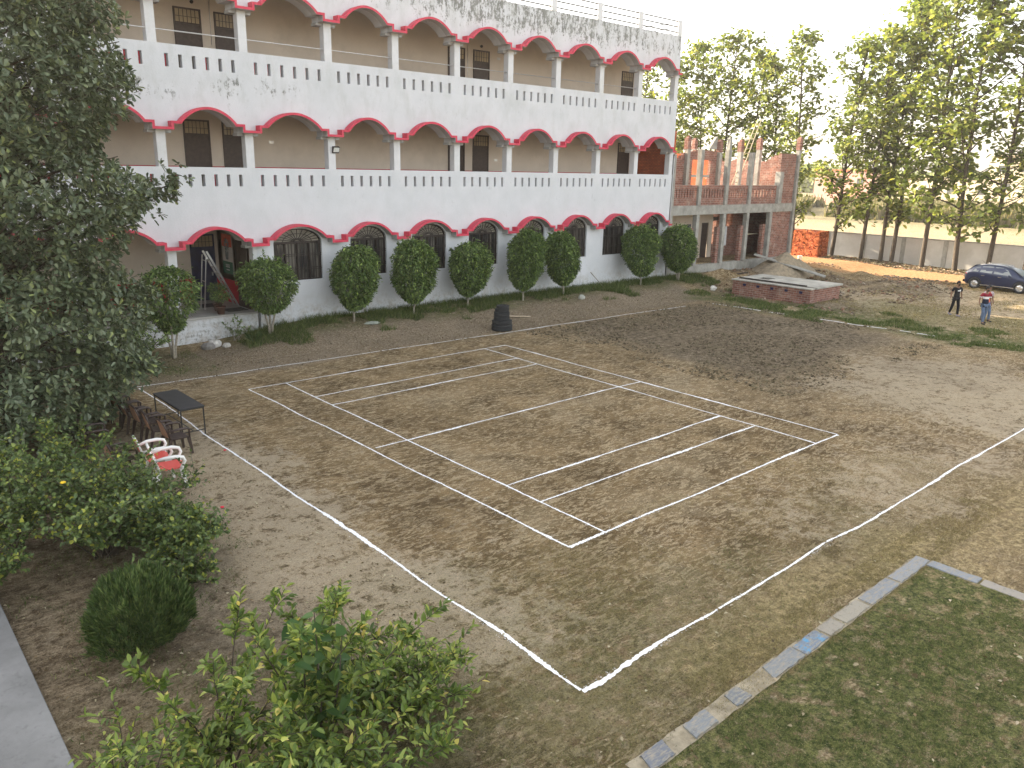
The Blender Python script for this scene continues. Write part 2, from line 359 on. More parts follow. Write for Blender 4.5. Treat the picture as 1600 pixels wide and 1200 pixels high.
# ------------------------------------------------------------------ chalk lines (they follow the ground)
def chalk_strip(mb, a, b, w=.034, gap=0., seed=0, wob=.03):
    r = random.Random(seed); a = np.array(a, float); b = np.array(b, float); L = np.hypot(*(b-a)); n = int(L/.035)
    t = np.linspace(0, L, n+1); d = (b-a)/L; nn = np.array([-d[1], d[0]])
    off = wob*2*(vn(t, t*0+seed, 1.6, seed)-.5)+.012*(vn(t, t*0, .35, seed+3)-.5)
    wl = w/2*(.35+.8*vn(t, t*0, .14, seed+5)+.8*np.random.default_rng(seed).random(n+1)); wr = w/2*(.35+.8*vn(t, t*0+4, .14, seed+9)+.8*np.random.default_rng(seed+1).random(n+1))
    heavy = 1+.9*ss(.62, .86, vn(t, t*0, 1.3, seed+11)); wl *= heavy; wr *= heavy
    g = vn(t, t*0, .5, seed+13)
    P = a+np.outer(t, d)+np.outer(off, nn)
    Lp = P+nn*wl[:, None]; Rp = P-nn*wr[:, None]
    il = [mb.vert((x, y, float(H(x, y))+.009)) for x, y in Lp]; ir = [mb.vert((x, y, float(H(x, y))+.009)) for x, y in Rp]
    for i in range(n):
        if g[i] < gap: continue
        mb.face((ir[i], ir[i+1], il[i+1], il[i]))
    for _ in range(int(L*55)):        # spilt powder beside the line
        u = r.random(); q = a+(b-a)*u; s_ = r.gauss(0, w*.85); s = r.uniform(.003, .010)
        c = q+nn*s_+d*r.uniform(-.03, .03); z = float(H(*c))+.012
        if vn(u*L, 0, .5, seed+13) < gap: continue
        mb.poly([(c[0]+s*cos(k), c[1]+s*sin(k), z) for k in (0, 1.6, 3., 4.4)])
mb = MB(); k_ = 0
x0, x1, y0, y1 = -.35, 9.85, -20.19, -6.775
ix0, ix1 = .72, 8.78
for a, b in [((-.46,y1),(x1,y1)), ((x1,y1),(x1,y0)), ((-.24,y0),(x1,y0)), ((-.46,y1),(-.24,y0)), ((ix0,y1),(ix0,y0)), ((ix1,y1),(ix1,y0)),
             ((-.2,-13.52),(x1,-13.5))]:
    chalk_strip(mb, a, b, seed=10+k_); k_ += 1
for yy in (-8.68,-9.72,-17.32,-18.38): chalk_strip(mb, (ix0, yy), (ix1, yy), seed=10+k_); k_ += 1
tag(mb.build('court_markings', M_['chalk']), kind='structure')
mb = MB()
chalk_strip(mb, (-3.0,-4.55), (23.3,-5.35), .036, seed=51, wob=.08)
chalk_strip(mb, (-3.0,-4.7), (-3.0,-23.12), .034, seed=52, wob=.06)
chalk_strip(mb, (-3.02,-23.12), (28.0,-23.25), .034, seed=53, wob=.06)
chalk_strip(mb, (25.2,-5.7), (26.3,-19.5), .075, gap=.42, seed=54, wob=.15)
tag(mb.build('boundary_markings', M_['chalk']), kind='structure')

# concrete path at the left, and its edge
mb = MB(); mb.box(-14, -8.42, -40, -9, -.1, .06)
tag(mb.build('concrete_path', M_['conc2'], bevel=.01), kind='structure')

# ------------------------------------------------------------------ school building
XC = [-22.05, -18.9, -15.75, -12.6, -9.45, -6.3, -3.25, -.12, 3.03, 6.42, 9.5, 12.7, 15.82, 18.92, 22.05, 25.13, 28.25]   # column centres; unseen leftmost bays are added to shade the path
NB = len(XC)-1
XR = 28.43
school = empty('school_building', (12, 5, 0), 0, 'three storey white school building with red scalloped arches over open galleries', 'building')
def S(mb, name, mats, parent=None, bevel=0, label=None):
    """build a mesh whose coordinates are world coordinates, parented under the school"""
    o = mb.build(name, mats, parent or school, bevel=bevel)
    o.matrix_parent_inverse = Matrix.Identity(4)
    base = Vector((12, 5, 0)) if (parent is None or parent is school) else Vector((0, 0, 0))
    o.location = -base
    if label: o['label'] = label
    return o
def arch_z(x, xa, xb, zl, rise):
    """bottom profile of a bay between column centres xa, xb (ledge zl, step, then arch)"""
    u0, u1 = xa+.62, xb-.62
    if x <= u0 or x >= u1: return zl+.2
    t = (x-u0)/(u1-u0)*2-1
    return zl+.2+rise*(max(0, 1-abs(t)**2.0))**.86
def bay_xs(xa, xb, extra=()):
    n = 20; u0, u1 = xa+.62, xb-.62
    xs = [xa, xa+.36, xb-.36, xb, u0, u1]+[u0+(u1-u0)*(.5-.5*cos(pi*i/n)) for i in range(1, n)]+[e for e in extra if xa < e < xb]
    return sorted(set(round(v, 4) for v in xs))
def zb_at(x, xa, xb, zl, rise, side):
    # ledge next to the columns: side=+1 value just right of x, -1 just left
    xx = x+side*1e-4
    if xx < xa+.36 or xx > xb-.36: return zl
    return arch_z(x, xa, xb, zl, rise)
def seg(mb, xa, xb, b0, b1, t0, t1, y0, y1):
    mb.hexa([(xa,y0,b0),(xb,y0,b1),(xb,y1,b1),(xa,y1,b0),(xa,y0,t0),(xb,y0,t1),(xb,y1,t1),(xa,y1,t0)])
def slots_for(xa, xb):
    w = .125; p = (xb-xa-.72-w)/5
    return [(xa+.36+i*p, xa+.36+i*p+w) for i in range(6)]
# one storey front: arch curve up to parapet top, slots through the parapet
def front(mb, zl, rise, ztop, zs0, zs1, slab, y0=0, y1=.22, slots=True, open_to=NB):
    for i in range(NB):
        xa, xb = XC[i], XC[i+1]
        sl = slots_for(xa, xb) if slots else []
        xs = bay_xs(xa, xb, [e for s in sl for e in s])
        if i == NB-1: xs = [x for x in xs]+[XR]
        if i == 0: xs = [xs[0]-.2]+xs
        for a, b in zip(xs, xs[1:]):
            ba = zb_at(a, xa, xb, zl, rise, 1); bb = zb_at(b, xa, xb, zl, rise, -1)
            if b > xb+1e-3 or a < xa-1e-3: ba = bb = zl
            mid = (a+b)/2
            if any(s0 < mid < s1 for s0, s1 in sl):
                seg(mb, a, b, ba, bb, zs0, zs0, y0, y1); seg(mb, a, b, zs1, zs1, ztop, ztop, y0, y1)
            else: seg(mb, a, b, ba, bb, ztop, ztop, y0, y1)
            if slab: seg(mb, a, b, ba+.002, bb+.002, slab, slab, y1, .52)   # thicker beam behind the arches
def canopy(xa, xb, zl, rise, y0=-.36):
    """red band following the arch, from the middle of one ledge to the middle of the next"""
    mb = MB(); th = .088
    pts = [(xa, zl), (xa+.36, zl), (xa+.36, zl+.2), (xa+.62, zl+.2)]
    n = 22
    for i in range(1, n):
        x = xa+.62+(xb-xa-1.24)*(.5-.5*cos(pi*i/n)); pts.append((x, arch_z(x, xa, xb, zl, rise)))
    pts += [(xb-.62, zl+.2), (xb-.36, zl+.2), (xb-.36, zl), (xb, zl)]
    # outer line: offset upward / outward
    up = []
    for j, (x, z) in enumerate(pts):
        if j == 0 or j == len(pts)-1: up.append((x, z+th)); continue
        a = Vector(pts[j-1]); b = Vector(pts[j]); c = Vector(pts[j+1])
        d1 = (b-a).normalized(); d2 = (c-b).normalized()
        n1 = Vector((-d1.y, d1.x)); n2 = Vector((-d2.y, d2.x)); m = (n1+n2).normalized(); k = th/max(.35, m.dot(n1))
        up.append((x+m.x*k, z+m.y*k))
    yb = -.002
    for j in range(len(pts)-1):
        (xa_, za), (xb_, zb) = pts[j], pts[j+1]; (ua, wa), (ub, wb) = up[j], up[j+1]
        mb.mi = 0
        mb.poly([(xa_,y0,za),(xb_,y0,zb),(ub,y0,wb),(ua,y0,wa)])
        mb.poly([(ua,y0,wa),(ub,y0,wb),(ub,yb,wb),(ua,yb,wa)])
        mb.mi = 1
        mb.poly([(xa_,y0,za),(xa_,yb,za),(xb_,yb,zb),(xb_,y0,zb)])
    mb.mi = 0
    for j in (0, -1):
        x, z = pts[j]; mb.poly([(x,y0,z),(x,y0,z+th),(x,yb,z+th),(x,yb,z)])
    me = bpy.data.meshes.new('arch_canopy'); me.from_pydata(mb.v, [], mb.f); me.polygons.foreach_set('material_index', mb.m); me.update()
    o = link('arch_canopy', me, [M_['red'], M_['soffit']], school); o.location = (-12, -5, 0); return o
Z3, Z2, Z1 = 11.83, 7.68, 3.59
XD = 27.4        # end of the classroom block
mb = MB()
front(mb, Z3, .50, 13.87, 0, 0, 13.0, slots=False)
mb.box(XC[0]-.2, XR, .22, .5, 13.0, 13.12)
S(mb, 'parapet', M_['white'], label='roof parapet streaked with black mould')
mb = MB(); front(mb, Z2, .52, 10.46, 9.73, 10.15, 9.0); S(mb, 'parapet', M_['white'])
# first gallery parapet and the ground floor wall: one surface down to the windows
mb = MB(); WIN = []
for i in range(NB):
    xa, xb = XC[i], XC[i+1]; sl = slots_for(xa, xb); win = i >= 8
    wa, wb = xa+.69, xb-.63
    wc = [wa+(wb-wa)*(.5-.5*cos(pi*k/14)) for k in range(15)]
    xs = bay_xs(xa, xb, [e for s in sl for e in s]+(wc if win else []))
    if i == NB-1: xs.append(XR)
    if i == 0: xs = [xs[0]-.2]+xs
    if win:
        xs = sorted(set([x for x in xs if not (wa < x < wb and all(abs(x-c) > 1e-3 for c in wc) and not any(abs(x-e) < 1e-3 for s in sl for e in s))]+[round(c, 4) for c in wc]))
        WIN.append((wa, wb))
    for a, b in zip(xs, xs[1:]):
        mid = (a+b)/2
        if win:
            if wa < mid < wb:
                top = lambda x: 3.62+.55*math.sqrt(max(0, 1-((x-(wa+wb)/2)/((wb-wa)/2))**2))
                seg(mb, a, b, -.3, -.3, 2.12, 2.12, 0, .22); ba, bb = top(a), top(b)
            else: ba = bb = -.3
        else:
            ba = zb_at(a, xa, xb, Z1, .5, 1); bb = zb_at(b, xa, xb, Z1, .5, -1)
            if a < xa-1e-3: ba = bb = Z1
        if any(s0 < mid < s1 for s0, s1 in sl):
            seg(mb, a, b, ba, bb, 5.78, 5.78, 0, .22); seg(mb, a, b, 6.20, 6.20, 6.45, 6.45, 0, .22)
        else: seg(mb, a, b, ba, bb, 6.45, 6.45, 0, .22)
        if not win: seg(mb, a, b, ba+.002, bb+.002, 4.9, 4.9, .22, .5)
mb.box(XC[0]-.2, XC[8]-.12, 0, .22, -.3, 1.05)
S(mb, 'front_wall', M_['white'])
# columns
for (zl, zt, depth) in ((Z3, 10.46, .34), (Z2, 6.45, .34)):
    for i, x in enumerate(XC):
        m = MB(); m.box(x-.155, x+.155, .004, depth, zt-.01, zl-.001); S(m, 'column', M_['col']); m = MB(); m.box(x-.40, x+.40, .10, .52, zl-.10, zl-.002)
        S(m, 'capital', M_['soffit'])
for x in XC[:9]:
    m = MB(); m.box(x-.155, x+.155, .004, .34, 1.05, Z1-.001); S(m, 'column', M_['col']); m = MB(); m.box(x-.40, x+.40, .10, .51, Z1-.10, Z1-.002); S(m, 'capital', M_['soffit'])
for i in range(NB):
    canopy(XC[i], XC[i+1], Z3, .50); canopy(XC[i], XC[i+1], Z2, .52)
    canopy(XC[i], XC[i+1], Z1, .48, -.42)
# slabs
for z0, z1, name in ((12.98, 13.1, 'roof'), (9.05, 9.25, 'floor_slab'), (5.0, 5.15, 'floor_slab')):
    m = MB(); m.box(XC[0]-.2, XR-.005, .225, 10.5, z0, z1); S(m, name, M_['soffit'])
m = MB(); m.box(XC[0]-.2, XC[8]-.1, .005, 3.7, .85, 1.052); m.box(XC[0]-.2, XC[8]-.1, -.05, .0, .98, 1.05); S(m, 'porch_floor', M_['floor'])
# classroom block behind the galleries
m = MB(); m.box(XC[0]-.2, XD, 2.4, 10.5, 9.251, 12.979); m.box(XC[0]-.2, XD, 2.4, 10.5, 5.151, 9.049)
m.box(XC[0]-.2, XC[8]-.1, 3.6, 10.5, 0, 4.999); m.box(XC[8]-.1, XR-.01, .5, 10.5, 0, 4.999)
m.box(XC[8]-.1, XC[8]+.2, .221, .5, 1.052, 4.999)
S(m, 'inner_wall', M_['inner'])
m = MB(); m.box(XR-.4, XR-.02, 8., 8.4, 5.151, 9.049); m.box(XR-.4, XR-.02, 8., 8.4, 9.251, 12.979); S(m, 'column', M_['col'])
for z0, z1, ya, xb in ((9.251, 10.5, 2.4, XD), (5.151, 6.47, 2.4, XD), (1.053, 2.0, 3.6, 2.93)):
    m = MB(); m.box(XC[0], xb, ya-.015, ya, z0, z1)
    if xb == 2.93: m.box(2.915, 2.93, .51, 3.58, z0, z1)
    S(m, 'dado', M_['dado'])
# side parapets of roof and the galleries at the right end
m = MB(); m.box(XR-.2, XR, .225, 10.5, 13.1, 13.86); m.box(XR-.2, XR, .225, 10.5, 9.25, 10.45); m.box(XR-.2, XR, .225, 10.5, 5.15, 6.44)
m.box(XC[0]-.2, XR-.21, 10.3, 10.5, 13.1, 13.86); S(m, 'side_parapet', M_['white'])
# roof posts and rails
RP = [5.75, 8.95, 12.15, 15.35, 18.52, 21.71, 24.88, 28.25]
for x in [-20.1,-16.9,-13.7,-10.5, -7.2, -3.9, -.6, 2.5]+RP:
    m = MB(); m.box(x-.17, x+.17, -.002, .20, 13.871, 14.68); S(m, 'roof_post', M_['col'], bevel=.01)
for z in (14.06, 14.34, 14.62):
    m = MB(); m.tube([(XC[0], .1, z), (XR-.3, .1, z)], .032, 6); m.tube([(XR-.12, .2, z), (XR-.12, 10.3, z)], .022, 6)
    m.tube([(XC[0], 10.35, z), (XR-.12, 10.35, z)], .022, 6); S(m, 'roof_rail', M_['iron'])
m = MB(); m.tube([(XC[0], .12, 10.9), (XR-.2, .12, 10.9)], .02, 6); S(m, 'gallery_handrail', M_['steel'])
# gallery doors
def door(x, z, y, w=.98, h=2.55, leaf='door', parent=school):
    m = MB(); t = .06; g = .5
    m.box(x, x+t, y-.05, y-.001, z, z+h); m.box(x+w-t, x+w, y-.05, y-.001, z, z+h); m.box(x+t, x+w-t, y-.05, y-.001, z+h-t, z+h); m.box(x+t, x+w-t, y-.05, y-.001, z+h-g-.05, z+h-g)
    for k in range(2): m.box(x+t, x+w-t, y-.022, y-.018, z+.25+k*1., z+1.05+k*.85)
    m.box(x+t, x+w-t, y-.017, y-.001, z, z+h-g-.05)
    d = S(m, 'door', M_[leaf])
    m = MB(); m.box(x+t, x+w-t, y-.012, y-.001, z+h-g, z+h-t); o = m.build('transom', M_['transom'], d)
    m = MB()
    for k in range(1, 6): xx = x+t+(w-2*t)*k/6; m.box(xx-.008, xx+.008, y-.035, y-.02, z+h-g, z+h-t)
    m.box(x+t, x+w-t, y-.038, y-.022, z+h-g+.19, z+h-g+.205); m.build('grille', M_['iron'], d)
    m = MB(); m.box(x+w*.8, x+w*.86, y-.075, y-.05, z+1.02, z+1.16); m.build('handle', M_['steel'], d)
for z, hh in ((9.253, 2.82), (5.153, 3.02)):
    for x in (1.5, 3.0, 13.98, 15.5, 26.3, -6.0, -4.5): door(x, z, 2.4, 1.0 if x != 3. else .9, hh)
door(1.78, 1.054, 3.6, 1.0, 2.72, 'navy')
# light fittings over the doors, meter boxes
for x, z in ((15.98, 12.25), (15.9, 8.38), (2.2, 12.3)):
    m = MB(); m.lathe([(0,0),(.06,0),(.07,-.03),(.06,-.07),(0,-.08)], 10, (x, 2.39, z), 'y'); S(m, 'bulkhead_lamp', M_['iron'])
for x, z in ((17.0, 11.75), (17.0, 7.9), (4.9, 7.4), (16.9, 6.95), (11, 7.3)):
    m = MB(); m.box(x, x+.2, 2.37, 2.399, z, z+.11); S(m, 'switch_plate', M_['steel'])
m = MB(); m.tube([(15.15,2.38,9.3),(15.15,2.38,12.9)], .012, 5); m.tube([(2.85,2.38,10.9),(2.85,2.38,12.9)], .012, 5); S(m, 'conduit', M_['steel'])
m = MB(); m.tube([(XR+.04,-.04,.4),(XR+.04,-.04,6.2),(XR+.04,-.04,7.5)], .035, 8); S(m, 'drain_pipe', M_['soffit'])
# porch side wall with its dark double door
m = MB(); m.box(2.86, 2.929, .52, 1.62, 1.054, 3.75)
for k in (.0, .55): m.box(2.85, 2.858, .6+k, 1.02+k, 1.2, 2.3); m.box(2.85, 2.858, .6+k, 1.02+k, 2.45, 3.5)
S(m, 'door', M_['door'], label='dark double door on the porch side wall')
m = MB(); m.box(2.93, 3.1, .5, 3.6, 1.052, 4.999); S(m, 'inner_wall', M_['inner'])
# windows
for wa, wb in WIN:
    m = MB(); t = .05; y0, y1 = .10, .16; cx = (wa+wb)/2; hw = (wb-wa)/2
    m.box(wa, wa+t, y0, y1, 2.12, 3.62); m.box(wb-t, wb, y0, y1, 2.12, 3.62); m.box(wa+t, wb-t, y0, y1, 2.12, 2.17); m.box(wa+t, wb-t, y0, y1, 3.57, 3.66)
    N = 16; out = [(cx-hw*cos(pi*k/N), 3.62+.55*sin(pi*k/N)) for k in range(N+1)]; inn = [(cx-(hw-.05)*cos(pi*k/N), 3.62+.5*sin(pi*k/N)) for k in range(N+1)]
    for k in range(N): m.hexa([(inn[k][0],y0,inn[k][1]),(inn[k+1][0],y0,inn[k+1][1]),(inn[k+1][0],y1,inn[k+1][1]),(inn[k][0],y1,inn[k][1]),(out[k][0],y0,out[k][1]),(out[k+1][0],y0,out[k+1][1]),(out[k+1][0],y1,out[k+1][1]),(out[k][0],y1,out[k][1])])
    for k in (1, 2, 3): xx = wa+2*hw*k/4; m.box(xx-.035, xx+.035, y0, y1, 2.17, 3.57)
    f = S(m, 'window', M_['iron'])
    m = MB(); yg = .07
    for k in range(1, 16): xx = wa+2*hw*k/16; m.box(xx-.012, xx+.012, yg-.01, yg+.01, 2.13, 3.6)
    for z in (2.55, 2.62, 3.1, 3.17): m.box(wa, wb, yg-.02, yg-.009, z-.012, z+.012)
    for k in range(1, 12):
        a = pi*k/12; m.bar((cx-.12*cos(a), yg, 3.66+.06*sin(a)), (cx-(hw-.03)*cos(a), yg, 3.64+.51*sin(a)), .024)
    for s_ in (.25, .6):
        pp = [(cx-hw*s_*cos(pi*k/12), yg, 3.65+.53*s_*sin(pi*k/12)) for k in range(13)]
        for p_, q_ in zip(pp, pp[1:]): m.bar(p_, q_, .02)
    m.build('grille', M_['iron'], f)
    m = MB(); m.box(wa, wb, .17, .19, 2.12, 3.6); m.build('pane', M_['pane'], f); m = MB(); m.box(wa, wb, .17, .19, 3.601, 4.17); m.build('fanlight', M_['fan'], f)
# flood light on the gallery column
fl = empty('flood_light', (6.42, -.06, 7.22), 0, 'small black flood light fixed high on a gallery column under the red arches', 'flood light')
m = MB(); m.hexa([(-.02,-.02,-.13),(.28,-.02,-.13),(.28,.04,-.16),(-.02,.04,-.16),(-.02,-.10,.08),(.28,-.10,.08),(.28,.0,.12),(-.02,.0,.12)]); m.build('housing', M_['iron'], fl, bevel=.01)
m = MB(); m.hexa([(.01,-.035,-.11),(.25,-.035,-.11),(.25,-.025,-.11),(.01,-.025,-.11),(.01,-.11,.06),(.25,-.11,.06),(.25,-.10,.06),(.01,-.10,.06)]); m.build('glass', simple('lamp_glass', (.6,.62,.6), .15, .1), fl)
m = MB(); m.box(.1,.16,.0,.07,-.04,.04); m.build('bracket', M_['iron'], fl)
# painted tricolour panel on the porch side wall: bands, a ring emblem, small lettering-like strokes
fp = empty('flag_panel', (2.92, 2.6, 3.05), 0, 'orange white and green painted flag panel with a round flower emblem beside the porch door', 'flag panel')
m = MB()
for k, (mi, z0, z1) in enumerate(((0,.28,.78),(1,-.32,.28),(2,-.82,-.32))):
    m.mi = mi; m.box(-.012, -.002, -.5, .5, z0, z1)
m.mi = 1; m.box(-.01, -.002, -.56, -.502, -.82, .78)
m.build('banner', [simple('saffron', (.62,.10,.05), .6, .1), simple('off_white', (.55,.54,.52), .6, .06), simple('flag_green', (.02,.13,.075), .6, .1)], fp)
m = MB(); MG = simple('emblem_grey', (.16,.19,.2), .6, .3)
for k in range(14):
    a = 2*pi*k/14; c = (0, .19*cos(a), .36+.19*sin(a)); m.bar((-.017, .1*cos(a), .36+.1*sin(a)), (-.017, .26*cos(a), .36+.26*sin(a)), .012, .05)
for k in range(20):
    a, b = 2*pi*k/20, 2*pi*(k+1)/20; m.bar((-.019, .09*cos(a), .36+.09*sin(a)), (-.019, .09*cos(b), .36+.09*sin(b)), .012, .03)
for y in (-.14, -.05, .05, .14): m.bar((-.017, y, .1), (-.017, y*.6, -.24), .012, .035)
m.build('emblem', MG, fp)
m = MB()
for (y, z) in ((-.16,-.45),(-.02,-.45),(.12,-.45)):
    m.bar((-.017,y,z),(-.017,y+.09,z),.01,.025); m.bar((-.017,y,z-.1),(-.017,y+.09,z-.1),.01,.025); m.bar((-.017,y+.045,z),(-.017,y+.045,z-.1),.01,.025)
m.bar((-.017,-.15,-.66),(-.017,.16,-.66),.01,.04)
m.build('lettering', simple('pale_paint', (.5,.52,.5), .6, .1), fp)
# ------------------------------------------------------------------ brick building under construction
bb = empty('brick_building', (35, 4, 0), 0, 'unfinished two storey red brick building with bare concrete columns joined to the white school', 'building')
def B(mb, name, mats, bevel=0, label=None):
    o = mb.build(name, mats, bb, bevel=bevel); o.location = (-35, -4, 0)
    if label: o['label'] = label
    return o
BC = [31.2, 34.05, 36.72]
m = MB(); m.box(28.7, 42.45, .0, 9, -.3, 1.0); B(m, 'plinth', M_['conc'])
m = MB(); m.box(28.7, 42.5, -.06, .35, 4.1, 4.66); m.box(28.7, 42.5, .351, 9, 4.35, 4.66); B(m, 'slab_beam', M_['conc'], bevel=.01)
def strip_wall(m, x0, x1, y0, y1, z0, z1, jag=0, seed=0):
    """wall whose top is stepped like unfinished brickwork"""
    if not jag: m.box(x0, x1, y0, y1, z0, z1); return
    r = random.Random(seed); alongx = (x1-x0) > (y1-y0); a, b = (x0, x1) if alongx else (y0, y1); n = max(3, int((b-a)/.24))
    h = z1
    for i in range(n):
        h = min(z1, max(z1-jag, h+r.choice((-.17, -.085, 0, 0, .085, .17)))); u0, u1 = a+(b-a)*i/n, a+(b-a)*(i+1)/n
        if alongx: m.box(u0, u1, y0, y1, z0, h)
        else: m.box(x0, x1, u0, u1, z0, h)
# ground floor front: brick end bay, brick piers beside the columns
for bx in ((39.75, 42.3, .05, .28, 1.001, 4.099), (42.2, 42.44, .281, 9, 1.001, 4.34), (28.75, 28.98, .3, 8.8, 1.001, 4.34)): m = MB(); m.box(*bx); B(m, 'brick_wall', M_['brick'])
for x in BC+[39.4]: m = MB(); m.box(x-.50, x-.19, .06, .30, 1.001, 3.3); B(m, 'brick_pier', M_['brick'])
for bx in ((28.99, 35.2, 2.4, 2.6, 1.001, 4.34), (36.0, 36.45, 2.4, 2.6, 1.001, 4.34), (35.2, 36.0, 2.4, 2.6, 3.35, 4.34)): m = MB(); m.box(*bx); B(m, 'plastered_wall', M_['inner'])
m = MB(); m.box(35.22, 35.98, 2.46, 2.52, 1.001, 3.34); B(m, 'door', M_['door'])
m = MB(); m.box(33.5, 33.95, 2.37, 2.399, 2.75, 3.3); B(m, 'vent_opening', M_['navy'])
for bx in ((36.451, 37.15, 2.4, 2.6, 1.001, 1.9), (37.15, 38.1, 2.4, 2.6, 1.001, 4.34), (38.1, 38.75, 2.4, 2.6, 1.001, 3.0), (38.75, 42.19, 2.4, 2.6, 1.001, 4.34), (33.5, 42.19, 8.6, 8.8, 1.001, 1.9)): m = MB(); m.box(*bx); B(m, 'brick_wall', M_['brick'])
m = MB(); m.box(36.46, 37.14, 2.45, 2.5, 2.6, 2.66); m.box(36.46, 37.14, 2.45, 2.5, 3.45, 3.7); B(m, 'lintel', M_['door'])
m = MB(); m.box(28.99, 42.15, .36, 8.5, 1.001, 1.03); B(m, 'dirt_floor', M_['soil'])
# upper floor parapet with upright slots
m = MB()
edges = [28.7]+BC+[40.3]
for a, b in zip(edges, edges[1:]):
    a += .16; b -= .16
    if a < 28.9: a = 28.62
    m.box(a, b, .03, .26, 4.661, 5.12); m.box(a, b, .03, .26, 5.62, 5.86); n = 9
    for k in range(n+1):
        u = a+(b-a)*k/n; m.box(max(a, u-.09), min(b, u+.09), .032, .258, 5.12, 5.62)
B(m, 'brick_parapet', M_['brick'])
m = MB(); m.box(40.3, 42.25, .03, .26, 4.661, 7.95); strip_wall(m, 42.2, 42.44, .27, 9, 4.661, 7.95, .5, 4)
B(m, 'brick_wall', M_['brick'])
for i, (bx, jg) in enumerate((((28.99, 30.2, 2.4, 2.6, 4.661, 8.45), .25), ((31.1, 33.6, 2.4, 2.6, 4.661, 7.95), .5), ((33.601, 35.599, 2.4, 2.6, 7.4, 8.0), .12), ((35.6, 36.4, 2.4, 2.6, 4.661, 8.05), .1))):
    m = MB(); strip_wall(m, *bx, jg, i+1); B(m, 'brick_wall', M_['brick'])
m = MB(); m.box(33.601, 35.599, 2.42, 2.58, 6.3, 6.45); B(m, 'lintel', M_['conc'])
m = MB(); strip_wall(m, 28.75, 28.98, .3, 8.8, 4.661, 8.9, .3, 7); B(m, 'brick_wall', M_['brick_sunlit'])
m = MB(); strip_wall(m, 30.3, 31.9, 5.4, 5.6, 4.661, 9.0, .4, 8); B(m, 'brick_wall', M_['brick_sunlit'])
m = MB(); m.box(38.9, 39.1, 4.6, 8.5, 4.661, 7.9); B(m, 'brick_wall', M_['brick_sunlit'])
# columns with rough raw tops
def col(x, y, z0, z1, w=.3, cap=.0, mat='conc'):
    m = MB(); m.box(x-w/2, x+w/2, y-w/2+.05, y+w/2+.05, z0, z1)
    if cap: m.hexa([(x-w*.45,y-.1,z1),(x+w*.4,y-.08,z1),(x+w*.36,y+.16,z1),(x-w*.4,y+.14,z1),(x-w*.3,y-.08,z1+cap),(x+w*.42,y-.06,z1+cap*.9),(x+w*.3,y+.14,z1+cap),(x-w*.4,y+.12,z1+cap*.85)])
    B(m, 'column', M_[mat], bevel=.012)
TOP = 1
for i, x in enumerate(BC): col(x, 0, 1.0, 4.095); col(x, 0, 4.665, (7.95, 8.0, 7.9)[i], .3, (.0, .75, .0)[i])
col(39.55, 0, 1.0, 4.095, .3); col(28.6, -.02, .2, 7.6, .2); col(42.42, -.05, 0, 8.2, .26, .0); col(40.28, -.03, 4.665, 6.75, .42)
for (x, y, h) in ((32.9, 2.5, 8.7), (36.4, 2.5, 8.6), (38.9, 2.5, 8.7), (41.2, 2.5, 8.9), (42.3, 8.8, 9.0)): col(x, y-.22, 4.665, h-.7, .3); col(x, y-.2, h-.695, h, .33, .12, 'brick')
col(42.42, -.04, 8.205, 9.0, .3, .1, 'brick')
for (x, y) in ((33.1, 8.6), (38.5, 8.6), (36.3, 8.6)): col(x, y, 1.0, 4.34, .3)
# slanting board on a column head
m = MB(); m.hexa([(35.35,2.4,8.1),(36.2,2.4,8.1),(36.2,2.6,8.1),(35.35,2.6,8.1),(36.05,2.4,8.85),(36.2,2.4,8.9),(36.2,2.6,8.9),(36.05,2.6,8.85)]); B(m, 'shuttering_board', M_['conc'])
# bamboo props below the slab
bam = simple('bamboo', (.50,.43,.30), .7, .2, 10)
m = MB(); m.tube([(38.1,.8,1.0),(38.2,.8,4.33)], .035, 6); B(m, 'prop', bam)
m = MB(); m.tube([(37.0,.75,2.6),(39.4,.75,2.62)], .035, 6); B(m, 'prop', bam)
for i, (a, b) in enumerate((((38.0,4,4.67),(38.2,4,8.2)),((39.0,4.2,4.67),(38.8,4.2,7.6)),((37.6,4.1,6.2),(39.6,4.1,6.6)),((37.6,4.1,5.4),(39.6,4.1,5.3)))):
    m = MB(); m.tube([a, b], .035, 6); B(m, 'prop', bam)
# cloth hung between the columns
cl = empty('hanging_cloth', (35.7, .9, 3.2), 0, 'pale grey cloth hanging in the open ground floor of the brick building', 'cloth')
m = MB()
for k in range(7):
    a, b = k/7*.7-.35, (k+1)/7*.7-.35; ya, yb = .07*sin(k*2.1), .07*sin((k+1)*2.1)
    m.hexa([(a,ya,-1.3+.12*(k%2)),(b,yb,-1.3+.12*((k+1)%2)),(b,yb+.02,-1.3+.12*((k+1)%2)),(a,ya+.02,-1.3+.12*(k%2)),(a*.8,ya,0),(b*.8,yb,0),(b*.8,yb+.02,0),(a*.8,ya+.02,0)])
m.build('fabric', simple('pale_cloth', (.55,.55,.56), .9, .1), cl)
m = MB(); m.tube([(-1.3,.02,.02),(1.0,.02,.02)], .012, 5); m.build('line', M_['iron'], cl)
# bamboo ladder leaning above the upper floor
lad = empty('bamboo_ladder', (37.3, 2.2, 4.66), 0, 'pale bamboo ladder rising above the roofless brick upper floor', 'ladder')
a0, a1 = Vector((.0, 0, 0)), Vector((3.9, .5, 5.6)); off = Vector((.38, -.12, 0))
for q in (0, 1):
    m = MB(); m.tube([a0+off*q, (a0+a1)/2+off*q+Vector((0,0,-.05)), a1+off*(q*.8)], [.04,.036,.028], 6); m.build('rail', bam, lad)
for k in range(1, 17):
    p = a0+(a1-a0)*(k/17); m = MB(); m.tube([p-off*.12, p+off*1.1], .022, 5); m.build('rung', bam, lad)

